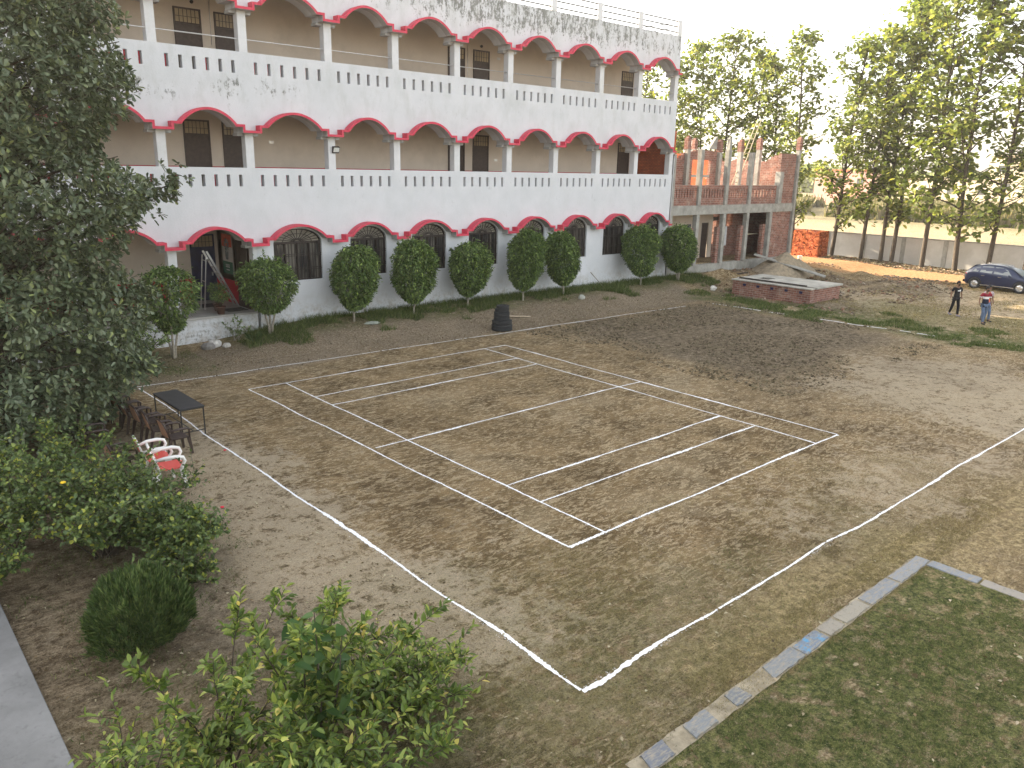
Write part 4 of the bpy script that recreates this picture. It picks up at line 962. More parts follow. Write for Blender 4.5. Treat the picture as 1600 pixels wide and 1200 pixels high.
# flowers on the bushes
def flower(p, c, label, r=.045):
    m = MB(); g_ = random.Random(int(p[0]*100))
    for k in range(9):
        a = k*2.4; e = .3+.07*k; m.blob((r*.5*cos(a)*e, r*.5*sin(a)*e, r*.3*(1-e)), (r*.55, r*.55, r*.3), 6, 3, .1, k)
    o = m.build('flower', simple('petal', c, .5, .15)); o.location = p; tag(o, label, 'flower')
flower((-7.35, -15.95, 1.75), (.75,.5,.03), 'yellow bloom on the tallest rose bush', .05)
flower((-5.0, -16.2, .75), (.6,.02,.05), 'red bloom at the right tip of the low rose bush')
flower((-3.15, -11.6, .06), (.6,.02,.05), 'small red bloom fallen beside the chalk line near the table')
flower((-8.5, -14.6, 1.5), (.5,.02,.03), 'dark red bloom at the left edge of the garden bed')
# round conifer
def conifer(loc, R_, seed, label):
    g = np.random.default_rng(seed); n = 26000; v = unit(n); v[:, 2] = np.abs(v[:, 2])*1.0-.12; v /= np.linalg.norm(v, axis=1, keepdims=True)
    lob = .70+.46*vn(np.arctan2(v[:,1], v[:,0])*2+v[:,2], v[:,2]*2.5, .38, seed); q = 1-g.exponential(.09, n)
    C = v*(R_*lob*np.clip(q, .3, 1))[:, None]*np.array([1,1,1.12]); D = v*.55+np.array([0,0,.75])+g.normal(size=(n,3))*.28
    V, F = leaf_arrays(C+np.array([0,0,.25]), D, g.uniform(.07,.15,n), g.uniform(.012,.022,n), .2)
    t = empty('conifer_bush', loc, 0, label, 'bush'); m = MB(); m.tube([(0,0,-.1),(0,0,.7)], [.05,.03], 7)
    for k in range(10): m.tube([(0,0,.2),(.35*cos(k),.35*sin(k),.8)], [.02,.008], 4)
    m.build('trunk', M_['bark'], t); link('foliage', np_mesh('foliage', V, F), ML_con, t)
conifer((-7.05, -18.3, 0), .70, 5, 'round dark green conifer bush beside the concrete path')
conifer((-8.35, -9.6, 0), .75, 6, 'dark conifer bush under the big tree at the left edge')
conifer((-7.7, -8.9, 0), .6, 7, 'smaller dark conifer bush next to the big tree trunk')
# foreground shrub
FG = 'light green shrubs at the bottom of the picture'
bush('leafy_shrub', (-7.15, -21.7), .45, 2.0, 301, ML_fg, .105, .042, 9, 150, 'narrow upright light green shrub with tips beside the conifer bush', 'shrub', FG, droop=.25, up=.8)
bush('leafy_shrub', (-6.15, -21.8), .5, 2.05, 305, ML_fg, .11, .044, 13, 170, 'tallest light green shrub with an upright pointed top', 'shrub', FG, droop=.25, up=.8)
bush('leafy_shrub', (-8.2, -22.1), 1.4, 1.35, 302, ML_fg, .10, .038, 20, 110, 'left light green shrub spreading over the concrete path edge', 'shrub', FG, droop=.25, up=.7)
bush('leafy_shrub', (-5.15, -22.0), 1.5, 1.15, 303, ML_fg, .11, .042, 22, 120, 'right light green shrub with long yellowish sprays', 'shrub', FG, droop=.25, up=.7)
bush('leafy_shrub', (-7.75, -23.2), 1.2, 1.3, 306, ML_fg, .10, .038, 20, 110, 'light green shrub in the bottom left corner over the path edge', 'shrub', FG, droop=.25, up=.7)
bush('leafy_shrub', (-6.6, -23.0), 1.25, 1.3, 304, ML_fg, .115, .044, 22, 130, 'lowest light green shrub at the bottom edge', 'shrub', FG, droop=.25, up=.7)
g = np.random.default_rng(8); n = 70; C = np.stack([g.normal(0,.16,n), g.normal(0,.14,n), g.uniform(.7,2.05,n)], 1); D = np.stack([g.normal(0,1,n), g.normal(0,1,n), g.normal(-.2,.3,n)], 1)
V, F = leaf_arrays(C, D, g.uniform(.13,.24,n), g.uniform(.09,.16,n), .12, -.2, np.array([0,0,1.]), .3)
t = empty('broad_leaf_plant', (-6.35, -22.3, 0), 0, 'upright plant with big heart shaped leaves rising through the tall foreground shrub', 'plant')
m = MB(); m.tube([(0,0,-.05),(.03,.02,1.),(0,0,2.1)], [.018,.014,.005], 6); m.tube([(.02,0,.2),(.2,-.1,1.2),(.25,-.12,1.8)], [.015,.01,.004], 5); m.build('stem', M_['bark'], t)
link('foliage', np_mesh('foliage', V, F), leafmat('heart_leaf', [(0,(.045,.10,.03)),(.6,(.08,.16,.04)),(1,(.13,.2,.05))], .3, .4), t)
# ------------------------------------------------------------------ plastic chairs
BR = simple('brown_plastic', (.042,.026,.022), .35, .25, 12, objc=True, spec=.5); CANE = simple('tan_weave', (.33,.19,.12), .6, .3, 60, objc=True, bump=.4)
WP = simple('white_plastic_chair', (.8,.79,.76), .35, .04, 4, objc=True, spec=.5); RP_ = simple('coral_plastic', (.72,.10,.085), .35, .08, 4, objc=True, spec=.5)
def chair(main, panel, slats=False):
    """faces +x; origin on the ground under the seat"""
    t = empty('plastic_chair')
    m = MB(); N = 8
    rows = [(-.22, .43, .21), (-.1, .415, .23), (.08, .42, .235), (.2, .43, .23), (.24, .40, .22)]
    for (xa, za, wa), (xb, zb_, wb) in zip(rows, rows[1:]):
        m.hexa([(xa,-wa,za-.022),(xb,-wb,zb_-.022),(xb,wb,zb_-.022),(xa,wa,za-.022),(xa,-wa,za),(xb,-wb,zb_),(xb,wb,zb_),(xa,wa,za)])
    m.build('seat', panel if slats else main, t)
    # back: two stiles, rounded top rail, panel
    m = MB()
    for s in (-1, 1): m.tube([(-.21,.22*s,.42),(-.27,.235*s,.62),(-.33,.22*s,.80),(-.345,.17*s,.86)], [.026,.024,.022,.022], 6)
    m.tube([(-.345,-.17,.86),(-.355,-.08,.885),(-.357,0,.89),(-.355,.08,.885),(-.345,.17,.86)], .024, 6); m.build('back_frame', main, t)
    m = MB()
    if slats:
        for k in range(9):
            y = -.19+k*.0475; m.bar((-.235,y,.45),(-.35,y*.9,.875),.012,.034)
        m.bar((-.25,-.2,.52),(-.25,.2,.52),.012,.04); m.bar((-.31,-.2,.72),(-.31,.2,.72),.012,.04)
    else:
        m.hexa([(-.26,-.17,.47),(-.235,-.17,.47),(-.235,.17,.47),(-.26,.17,.47),(-.352,-.15,.85),(-.335,-.15,.85),(-.335,.15,.85),(-.352,.15,.85)])
    m.build('backrest_panel', panel, t)
    for s in (-1, 1):
        m = MB()
        if slats: m.tube([(-.27,.235*s,.62),(-.1,.285*s,.665),(.1,.295*s,.67),(.22,.285*s,.64),(.25,.275*s,.56),(.2,.26*s,.47),(.17,.245*s,.40)], [.025,.034,.036,.034,.03,.028,.025], 7)
        else: m.tube([(-.27,.235*s,.63),(-.05,.285*s,.655),(.15,.285*s,.65),(.21,.275*s,.61),(.21,.26*s,.42)], [.02,.03,.03,.024,.02], 7)
        m.build('armrest', main, t)
        for fx in (1, -1):
            m = MB(); a = (.2*fx-(.0 if fx > 0 else .01), .225*s); b = (.25*fx-(.0 if fx > 0 else .05), .26*s)
            m.hexa([(b[0]-.022,b[1]-.022,0),(b[0]+.022,b[1]-.022,0),(b[0]+.022,b[1]+.022,0),(b[0]-.022,b[1]+.022,0),(a[0]-.038,a[1]-.035,.42),(a[0]+.035,a[1]-.035,.42),(a[0]+.035,a[1]+.03,.42),(a[0]-.038,a[1]+.03,.42)])
            m.build('leg', main, t)
    return t
c0 = chair(BR, CANE); used = False
places = [(-4.02,-10.95,.05,'nearest brown chair of the row behind the black table'), (-4.12,-10.12,-.06,'second nearest brown chair of the row behind the black table'), (-4.16,-9.33,.08,'third brown chair of the row behind the black table'),
 (-4.22,-8.6,-.03,'fourth brown chair of the row behind the black table'), (-4.25,-7.93,.1,'fifth brown chair of the row, next to the end by the tree'), (-4.32,-7.25,.0,'farthest brown chair of the row, under the tree leaves'),
 (-5.6,-8.95,.1,'farther brown chair of the back row in the tree shade'), (-5.45,-9.9,-.1,'middle brown chair of the back row, partly behind rose leaves'), (-5.4,-11.65,.1,'near brown chair of the back row, mostly hidden by the rose bush')]
for i, (x, y, rz, lab) in enumerate(places):
    c = c0 if i == 0 else copy_tree(c0)
    c.location = (x, y, float(H(x, y))); c.rotation_euler = (0, 0, rz)
    tag(c, lab, 'chair', 'brown plastic chairs beside the court')
w0 = chair(WP, RP_, True); w0.name = 'white_chair'; w1 = copy_tree(w0); w1.name = 'white_chair.001'
for c, x, y, rz, lab in ((w0,-4.78,-12.78,-.2,'nearer white chair with a slatted coral red seat and back'), (w1,-4.84,-12.1,-.12,'farther white chair with coral red back, behind the nearer one')):
    c.location = (x, y, float(H(x, y))); c.rotation_euler = (0, 0, rz); c.scale = (1.1, 1.1, 1.08); tag(c, lab, 'chair', 'white and red plastic chairs')
# ------------------------------------------------------------------ black table
tb = empty('folding_table', (-3.3, -9.08, 0), .02, 'black rectangular metal table with thin legs standing on the chalk line', 'table')
BK = simple('black_metal', (.02,.02,.022), .4, .3, 8, objc=True, spec=.4)
m = MB(); m.box(-.31,.31,-.95,.95,.73,.755); m.build('table_top', simple('black_table_top', (.03,.032,.036), .42, .3, 5, objc=True, spec=.4), tb, bevel=.004)
m = MB()
for s in (-1,1): m.box(.285*s-.01,.285*s+.01,-.93,.93,.70,.7299); m.box(-.27,.27,.92*s-.01,.92*s+.01,.70,.7299)
m.build('apron', BK, tb)
for sx in (-1,1):
    for sy in (-1,1): m = MB(); m.box(.28*sx-.013,.28*sx+.013,.91*sy-.013,.91*sy+.013,0,.70); m.build('leg', BK, tb)
for sy in (-1,1): m = MB(); m.box(-.266,.266,.91*sy-.009,.91*sy+.009,.12,.14); m.build('stretcher', BK, tb)
m = MB(); m.bar((0,-.9,.13),(0,.9,.13),.018); m.build('stretcher', BK, tb)
# ------------------------------------------------------------------ tyres
RB = simple('tyre_rubber', (.028,.030,.032), .75, .35, 14, objc=True, bump=.3, spec=.25)
tz = float(H(11.7,-4.5)); TY = [(.44,.27,'dusty wide tyre at the bottom of the stack on the ground'),(.42,.17,'worn wide tyre, second from the bottom of the stack'),(.335,.17,'grey tyre, third from the bottom of the stack'),(.33,.17,'grey ribbed tyre in the middle of the stack'),(.30,.14,'blue black tyre, second from the top of the stack'),(.27,.14,'smallest tyre on top of the stack')]
for i, (R_, w_, lab) in enumerate(TY):
    m = MB(); h = w_/2
    prof = [(R_*.60,-h*.7),(R_*.66,-h*.95),(R_*.86,-h),(R_*.965,-h*.82),(R_,-h*.55),(R_,-h*.22),(R_*.982,-h*.2),(R_*.982,-h*.1),(R_,-h*.08),(R_,h*.08),(R_*.982,h*.1),(R_*.982,h*.2),(R_,h*.22),(R_,h*.55),(R_*.965,h*.82),(R_*.86,h),(R_*.66,h*.95),(R_*.60,h*.7),(R_*.63,0)]
    m.lathe(prof, 36, closed=True)
    for k in range(40):
        a = 2*pi*k/40
        for s in (-1,1): m.bar((R_*cos(a),R_*sin(a),s*h*.56),(R_*.955*cos(a+.03),R_*.955*sin(a+.03),s*h*.86),.02,.012)
    o = m.build('tyre', RB); tz += h; o.location = (11.7+random.uniform(-.02,.02)+.0*i, -4.42+random.uniform(-.02,.02), tz); tz += h+.001; o.rotation_euler = (random.uniform(-.015,.015), random.uniform(-.015,.015), i)
    tag(o, lab, 'tyre', 'tyres stacked beside the chalk line')
# ------------------------------------------------------------------ lawn kerb stones
KS = [(-3.45,-2.95,(.21,.23,.27),'dark blue grey kerb stone at the bottom edge of the picture'), (-2.62,-2.08,(.27,.29,.31),'short grey kerb stone, second from the bottom'), (-1.72,-1.36,(.22,.24,.26),'small broken dark kerb stone, third from the bottom'),
 (-.84,.02,(.27,.29,.31),'grey kerb stone with a broken lower end'), (.03,.72,(.22,.27,.34),'kerb stone with worn bright blue paint'), (.75,1.22,(.38,.35,.30),'cracked sandy kerb stone after the blue one'),
 (1.26,2.05,(.40,.37,.31),'long sandy coloured kerb stone'), (2.1,3.15,(.29,.31,.34),'long bluish kerb stone before the corner'), (3.2,4.42,(.33,.35,.38),'last kerb stone of the long edge, at the lawn corner')]
def kerbmat(c):
    t = NT('kerb_paint'); p = t.pos(); blue = c == (.22,.27,.34); c = tuple(k*.72 for k in c); a = t.mix(t.mr(t.noise(t.pos((2,9,1)), 3, 9, .75), .46, .6), c, (.30,.27,.22)); a = t.mix(t.mr(t.noise(p, 12, 6, .7), .55, .7, 0, .6), a, tuple(k*.5 for k in c))
    if blue: a = t.mix(t.mr(t.noise(p, 4.5, 6, .75), .53, .62), a, (.10,.27,.45))
    return t.bsdf(a, .85, t.bump(t.noise(p, 18, 7, .7), .6, .015))
def stone(x0, x1, y0, y1, c, lab, alongx=True, seed=0):
    rd = random.Random(seed); m = MB(); n = 9; top = []
    L = [(x0+(x1-x0)*i/n, y0+rd.uniform(-.012,.012)) for i in range(n+1)] if alongx else [(x0+rd.uniform(-.012,.012), y0+(y1-y0)*i/n) for i in range(n+1)]
    R_ = [(x0+(x1-x0)*i/n, y1+rd.uniform(-.012,.012)) for i in range(n+1)] if alongx else [(x1+rd.uniform(-.012,.012), y0+(y1-y0)*i/n) for i in range(n+1)]
    if alongx: R_[0] = (x0+(rd.uniform(.05,.14) if x1 < .5 else .01), y1); L[n] = (x1-(rd.uniform(.0,.1) if x1 < .5 else 0), y0)
    out = L+R_[::-1]; h = .018+rd.uniform(0,.012)
    m.prism(out, -.12, h); o = m.build('kerb_stone', kerbmat(c), bevel=.008)
    tag(o, lab, 'kerb stone', 'kerb stones around the lawn')
for i, (a, b, c, lab) in enumerate(KS): stone(a+.01, b-.01, -24.66, -24.42, c, lab, True, i)
for i, (a, b, c, lab) in enumerate(((-25.5,-24.68,(.30,.33,.37),'grey blue kerb stone just below the lawn corner'), (-26.6,-25.54,(.40,.37,.33),'pale sandy kerb stone on the short side of the lawn'), (-27.9,-26.64,(.38,.36,.33),'pale kerb stone at the right edge of the picture'), (-29.4,-27.94,(.31,.33,.36),'grey kerb stone outside the right edge, third of the short side'), (-30.9,-29.44,(.37,.35,.32),'kerb stone farthest along the short side of the lawn'))): stone(4.2, 4.44, a, b, c, lab, False, 30+i)
mb = MB(); rd = random.Random(4); n = 90
Lw = [(-3.6+8.03*i/n, -24.69+.05*float(vn(i*.9, 3, 2.))-.02) for i in range(n+1)]; Hw = [(-3.6+8.03*i/n, -24.39-.05*float(vn(i*.9, 9, 2.))+.02) for i in range(n+1)]
for i in range(n): mb.poly([(*Lw[i], float(H(*Lw[i]))+.007), (*Lw[i+1], float(H(*Lw[i+1]))+.007), (*Hw[i+1], float(H(*Hw[i+1]))+.007), (*Hw[i], float(H(*Hw[i]))+.007)])
tag(mb.build('kerb_bed', simple('sandy_mortar', (.30,.26,.19), .95, .35, 6, dirt=(.19,.155,.10), bump=.5)), kind='structure')
# flat stones / rubble
def rock(x, y, r, c, lab, seed, h=.5):
    m = MB(); m.blob((0,0,r*h*.6), (r,r*.75,r*h), 9, 5, .22, seed); o = m.build('stone', simple('stone_grey', c, .9, .25, 8, objc=True, bump=.5)); o.location = (x, y, float(H(x,y))); tag(o, lab, 'stone')
rock(6.9,-1.9,.36,(.33,.35,.30),'flat pale stone slab in the weeds below the first window',1,.14); rock(.75,-1.0,.28,(.5,.48,.45),'white topped rubble lump beside the porch wall',2,.55); rock(.45,-1.2,.24,(.2,.19,.18),'dark rubble lump beside the porch wall',3,.6)
rock(1.05,-1.35,.16,(.4,.38,.35),'small rubble stone in front of the porch wall',4,.6); rock(28.6,-3.4,.22,(.6,.58,.54),'white stone in the weeds left of the brick tank',5,.8); rock(18.9,-2.2,.2,(.36,.36,.32),'grey stone in the weeds near the middle shrubs',6,.7)

# ------------------------------------------------------------------ car
def car(loc, rz):
    t = empty('parked_car', loc, rz, 'dark blue hatchback parked on the dirt track below the trees', 'car')
    PA = simple('blue_car_paint', (.008,.016,.055), .28, .1, 3, objc=True, spec=.6, extra={'Coat Weight': .35, 'Coat Roughness': .1}); GL = simple('car_glass', (.20,.22,.22), .12, .2, 2, objc=True, spec=.9); BKp = simple('black_trim', (.02,.02,.02), .5, .2, 9, objc=True)
    CH = simple('chrome', (.75,.75,.75), .2, .05, 9, metal=.9); GW = simple('light_glass', (.65,.62,.6), .1, .1, 9, objc=True); RL = simple('tail_red', (.35,.01,.01), .2, .1, 9, objc=True)
    # sections along x: x, bottom z, belt z, roof z, half width sill, half width belt, half width roof
    SX = [(-1.98,.42,.82,.84,.62,.66,.55),(-1.90,.30,.96,1.02,.76,.76,.60),(-1.72,.24,1.00,1.22,.83,.81,.58),(-1.45,.22,1.00,1.40,.86,.85,.57),(-1.0,.2,.99,1.48,.87,.865,.58),(-.4,.2,.97,1.51,.87,.87,.59),(.2,.2,.95,1.48,.87,.865,.585),
          (.62,.2,.94,1.33,.87,.86,.58),(.95,.2,.93,1.13,.87,.855,.62),(1.2,.2,.92,.96,.87,.85,.66),(1.6,.22,.84,.87,.85,.82,.60),(1.88,.27,.70,.74,.76,.74,.52),(2.0,.38,.60,.62,.58,.56,.42)]
    m = MB(); rings = []
    for (x, zb_, zm, zt, ws, wm, wt) in SX:
        h = []
        prof = [(ws*.90, zb_), (ws, zb_+.12), (ws+.012, (zb_+zm)/2-.02), (wm+.012, zm-.12), (wm, zm), ((wm*.45+wt*.55), zm+(zt-zm)*.62), (wt, zm+(zt-zm)*.93), (wt*.6, zt-.003), (0, zt+.012)]
        ring = [(x, -y, z) for y, z in prof]+[(x, y, z) for y, z in prof[-2::-1]]
        rings.append([m.vert(p) for p in ring])
    m.smooth = True
    for a, b in zip(rings, rings[1:]):
        for k in range(len(a)-1): m.face((a[k], b[k], b[k+1], a[k+1]))
        m.face((a[-1], b[-1], b[0], a[0]))
    m.face(rings[0]); m.face(rings[-1][::-1]); m.build('body', PA, t)
    # side glass follows the cabin side
    def side(x, f):  # point on side of the cabin at x and height fraction f above belt
        for s0, s1 in zip(SX, SX[1:]):
            if s0[0] <= x <= s1[0]:
                u = (x-s0[0])/(s1[0]-s0[0]); v = [a*(1-u)+b*u for a, b in zip(s0, s1)]
                _, zb_, zm, zt, ws, wm, wt = v
                if f < .62: y = wm+((wm*.45+wt*.55)-wm)*f/.62
                else: y = (wm*.45+wt*.55)+(wt-(wm*.45+wt*.55))*(f-.62)/.31
                return y, zm+(zt-zm)*f
    for s in (-1, 1):
        for nm, pts in (('side_window', [(-1.5,.12),(-1.18,.10),(-1.12,.78),(-1.34,.72)]), ('side_window', [(-1.08,.10),(-.38,.10),(-.38,.84),(-1.0,.80)]), ('side_window', [(-.28,.10),(.72,.12),(.42,.74),(.1,.84),(-.28,.85)])):
            m = MB(); P = []
            n = 6
            lo = pts[0][0], pts[1][0]
            q = []
            for x, f in pts: y, z = side(x, f); q.append((x, s*(y+.012), z))
            q2 = [(x, y-s*.01, z) for x, y, z in q]; m.poly(q); m.build('side_window', GL, t)
        m = MB(); m.box(-1.3,1.2,s*.882-.012,s*.882+.012,.27,.31); m.build('door_sill_strip', CH, t)
        for x in (-.95,.0): m = MB(); m.box(x,x+.2,s*.885-.015,s*.885+.015,.83,.865); m.build('door_handle', CH, t)
        m = MB()
        for x in (-1.12,-.33,.78): y, z = .876, 0; m.box(x-.006,x+.006,s*.874-.006,s*.874+.006,.3,.93)
        m.build('door_gap', BKp, t)
        m = MB(); m.blob((.62,s*.97,.98),(.09,.09,.07),8,5,.05,1); m.build('wing_mirror', PA, t)
        m = MB(); m.blob((-1.84,s*.68,.88),(.12,.12,.10),8,5,.03,2); m.build('tail_light', RL, t)
        m = MB(); m.blob((1.78,s*.64,.70),(.2,.12,.085),8,5,.03,3); m.build('headlight', GW, t)
        for x in (-1.26, 1.26):
            m = MB(); m.lathe([(.20,-.1),(.315,-.1),(.34,-.07),(.345,0),(.34,.07),(.315,.1),(.20,.1)], 28, (x, s*.80, .345), 'y', closed=True); wq = m.build('wheel', RB, t)
            m = MB(); m.lathe([(0,.02),(.04,.03),(.05,.0),(.19,-.02),(.215,.03),(.215,-.08),(0,-.08)], 24, (x, s*.80, .345), 'y')
            for k in range(9):
                a = 2*pi*k/9; yy = s*.885; m.bar((x+.04*cos(a), yy, .345+.04*sin(a)), (x+.205*cos(a), yy, .345+.205*sin(a)), .022, .034)
            m.lathe([(.195,s*.09),(.215,s*.095),(.222,s*.07),(.195,s*.07)], 24, (x, s*.80, .345), 'y', closed=True); m.build('rim', CH, wq)
            m = MB()
            for k in range(13):
                a = pi*k/12; b = pi*(k+1)/12
                if k < 12: m.bar((x+.375*cos(a), s*.872, .345+.375*sin(a)), (x+.375*cos(b), s*.872, .345+.375*sin(b)), .05, .05)
            m.build('wheel_arch', BKp, t)
    m = MB(); m.poly([(.66,-.50,1.335),(.66,.50,1.335),(1.18,.64,.975),(1.18,-.64,.975)]); o = m.build('windscreen', GL, t); o.location = (.03,0,.03)
    m = MB(); m.poly([(-1.47,-.48,1.40),(-1.47,.48,1.40),(-1.86,.58,1.03),(-1.86,-.58,1.03)]); o = m.build('rear_window', GL, t); o.location = (-.03,0,.03)
    m = MB()
    for s in (-1,1): m.tube([(-1.2,s*.52,1.475),(-.9,s*.53,1.525),(.0,s*.53,1.53),(.35,s*.51,1.46)], .014, 6)
    m.build('roof_rail', CH, t)
    m = MB(); m.tube([(-1.1,0,1.5),(-1.35,0,1.68)], .008, 5); m.build('aerial', BKp, t)
    m = MB(); m.box(-2.02,-1.9,-.75,.75,.35,.5); m.build('rear_bumper', BKp, t, bevel=.02)
    m = MB(); m.box(1.95,2.03,-.5,.5,.36,.52); m.build('front_grille', BKp, t, bevel=.02)
    m = MB(); m.box(-2.03,-2.02,-.26,.26,.62,.73); m.build('number_plate', GW, t)
car((44.75, -13.2, float(H(44.5,-13))), RAD(-93))
# ------------------------------------------------------------------ people
def skin(name, nodes, edges, mat, parent, sub=2, root=0):
    me = bpy.data.meshes.new(name); me.from_pydata([n[0] for n in nodes], edges, []); o = bpy.data.objects.new(name, me); COL.objects.link(o)
    md = o.modifiers.new('s', 'SKIN'); md.use_smooth_shade = True; md.branch_smoothing = .4
    for i, n in enumerate(nodes):
        r = n[1]; sv = me.skin_vertices[0].data[i]; sv.radius = r if isinstance(r, tuple) else (r, r); sv.use_root = (i == root)
    sb = o.modifiers.new('d', 'SUBSURF'); sb.levels = sub; sb.render_levels = sub
    dg = bpy.context.evaluated_depsgraph_get(); ev = o.evaluated_get(dg); m2 = bpy.data.meshes.new_from_object(ev); bpy.data.objects.remove(o)
    m2.name = name; m2.polygons.foreach_set('use_smooth', np.ones(len(m2.polygons), bool)); return link(name, m2, mat, parent)
SK = simple('skin', (.22,.12,.075), .6, .08, 9, objc=True); HA = simple('black_hair', (.012,.01,.009), .6, .2, 9, objc=True)
def person(loc, rz, label, Ht, top, bottom, shoes, pose, logo=None, bands=None):
    """faces -y at rz=0; feet at the origin"""
    k = Ht/1.75; t = empty('person', loc, rz, label, 'person', 'people walking across the yard')
    V3 = lambda x, y, z: (x*k, y*k, z*k)
    P = dict(pel=V3(0,0,.93), wst=V3(0,0,1.08), chs=V3(0,-.01,1.28), nck=V3(0,-.0,1.47), nc2=V3(0,-.015,1.53), hd1=V3(0,-.03,1.60), hd2=V3(0,-.03,1.69))
    for s, q in ((1,'l'),(-1,'r')):
        st_, kn = pose['leg_'+q]   # foot forward amount, knee lift
        P['hip'+q] = V3(.09*s,0,.88); P['kne'+q] = V3(.105*s,-st_*.5-.05,.50+kn*.1); P['ank'+q] = V3(.105*s,-st_,.085+kn); P['toe'+q] = V3(.12*s,-st_-.16,.03+kn*.7)
        e, h_ = pose['arm_'+q]; P['sho'+q] = V3(.185*s,0,1.42); P['elb'+q] = V3(*e) if 0 else V3((.185+e[0])*s, e[1], e[2]); P['wri'+q] = V3((.185+h_[0])*s, h_[1], h_[2])
    for q in 'lr': P['han'+q] = tuple(np.array(P['wri'+q])+(np.array(P['wri'+q])-np.array(P['elb'+q]))*.28)
    R_ = dict(pel=(.135,.095), wst=(.125,.085), chs=(.15,.10), nck=.055, nc2=.052, hd1=(.066,.078), hd2=(.072,.088))
    for q in 'lr': R_.update({'hip'+q:.08,'kne'+q:.052,'ank'+q:.036,'toe'+q:.034,'sho'+q:.055,'elb'+q:.038,'wri'+q:.026,'han'+q:(.036,.018)})
    def sk(name, keys, ed, mat, grow=0., over={}, sub=2):
        nodes = [(over.get(a, P[a]) if not isinstance(over.get(a), str) else P[a], tuple((v+grow)*k for v in (R_[a] if isinstance(R_[a], tuple) else (R_[a], R_[a])))) for a in keys]
        return skin(name, nodes, [(keys.index(a), keys.index(b)) for a, b in ed], mat, t, sub)
    keys = ['pel','wst','chs','nck','nc2','hd1','hd2']+[a+q for q in 'lr' for a in ('hip','kne','ank','toe','sho','elb','wri','han')]
    ed = [('pel','wst'),('wst','chs'),('chs','nck'),('nck','nc2'),('nc2','hd1'),('hd1','hd2')]
    for q in 'lr': ed += [('pel','hip'+q),('hip'+q,'kne'+q),('kne'+q,'ank'+q),('ank'+q,'toe'+q),('chs','sho'+q),('sho'+q,'elb'+q),('elb'+q,'wri'+q),('wri'+q,'han'+q)]
    body = sk('body', keys, ed, SK)
    for q in 'lr': P['cuf'+q] = tuple(np.array(P['sho'+q])*.25+np.array(P['elb'+q])*.75); R_['cuf'+q] = .058; R_['hip'+q] = .082
    kt = ['pel','wst','chs','nck']+['sho'+q for q in 'lr']+['cuf'+q for q in 'lr']
    P['hem'] = V3(0,0,.86); R_['hem'] = (.15,.108); R_['pel'] = (.15,.105); R_['wst'] = (.142,.098); kt.append('hem'); R_['nck'] = .062; sh = sk('shirt', kt, [('hem','pel'),('pel','wst'),('wst','chs'),('chs','nck'),('chs','shol'),('chs','shor'),('shol','cufl'),('shor','cufr')], top, .014)
    R_['pel'] = (.135,.095); kb = ['pel']+[a+q for q in 'lr' for a in ('hip','kne','ank')]
    for q in 'lr': R_['kne'+q] = .066; R_['ank'+q] = .052
    sk('trousers', kb, [('pel','hip'+q) for q in 'lr']+[('hip'+q,'kne'+q) for q in 'lr']+[('kne'+q,'ank'+q) for q in 'lr'], bottom, .006)
    for q in 'lr':
        a = Vector(P['ank'+q]); b = Vector(P['toe'+q]); m = MB(); m.tube([a+Vector((0,.05,-.02)), a+Vector((0,.0,-.045)), b, b+Vector((0,-.06,-.002))], [.042*k,.05*k,.04*k,.02*k], 8); m.build('shoe', shoes, t)
    m = MB(); m.blob(V3(0,.005,1.695), (.083*k,.10*k,.088*k), 12, 8, .04, 3); m.blob(V3(0,.03,1.645), (.079*k,.078*k,.07*k), 10, 6, .04, 4)
    if pose.get('beard'): m.blob(V3(0,-.085,1.575), (.05*k,.035*k,.045*k), 8, 5, .05, 5)
    m.build('hair', HA, t)
    m = MB(); m.blob(V3(0,-.118,1.635), (.014*k,.02*k,.022*k), 6, 4, .0, 1); m.build('nose', SK, t)
    m = MB()
    for s in (-1,1): m.blob(V3(.03*s,-.108,1.665), (.011*k,.008*k,.007*k), 6, 4, 0, 1)
    m.bar(V3(-.022,-.112,1.595), V3(.022,-.112,1.595), .008*k); m.build('face_features', HA, t)
    if logo: m = MB(); m.mi = 0; m.box(-.075,.075,-.145,-.13,1.26*k,1.31*k); m.box(.02,.07,-.145,-.13,1.311*k,1.345*k); m.build('chest_logo', logo, t)
    return t
def bandmat():
    t = NT('banded_shirt'); s = t.sep(t.obj()); z = s.outputs[2]
    c = t.mix(t.mr(z, 1.17, 1.175), (.01,.014,.035), (.75,.74,.74)); c = t.mix(t.mr(z, 1.28, 1.285), c, (.23,.012,.03)); return t.bsdf(c, .8)
def vestmat():
    t = NT('orange_front_shirt'); s = t.sep(t.obj()); c = t.mix(t.mr(t.math('ABSOLUTE', s.outputs[0]), .05, .06), (.75,.14,.04), (.45,.38,.40)); return t.bsdf(c, .8)
black = simple('black_cotton', (.012,.012,.016), .9, .2, 9, objc=True); jeans = simple('blue_jeans', (.10,.14,.22), .9, .3, 6, objc=True); dk = simple('dark_shoe', (.03,.03,.035), .7, .2, 9, objc=True); gs = simple('grey_shoe', (.25,.25,.3), .7, .2, 9, objc=True)
swing = dict(leg_l=(.12,.0), leg_r=(-.22,.05), arm_l=((.06,.03,1.15),(.075,-.04,.92)), arm_r=((.09,.05,1.15),(.13,-.03,.95)))
p1 = (32.3, -14.95); p2 = (31.2, -16.6); p3 = (32.05, -16.42)
person((*p1, float(H(*p1))), RAD(-37), 'person in black t-shirt with white chest print and black trousers walking left of the pair', 1.72, black, black, gs, dict(swing, beard=1), logo=simple('white_print', (.75,.75,.75), .8, .05))
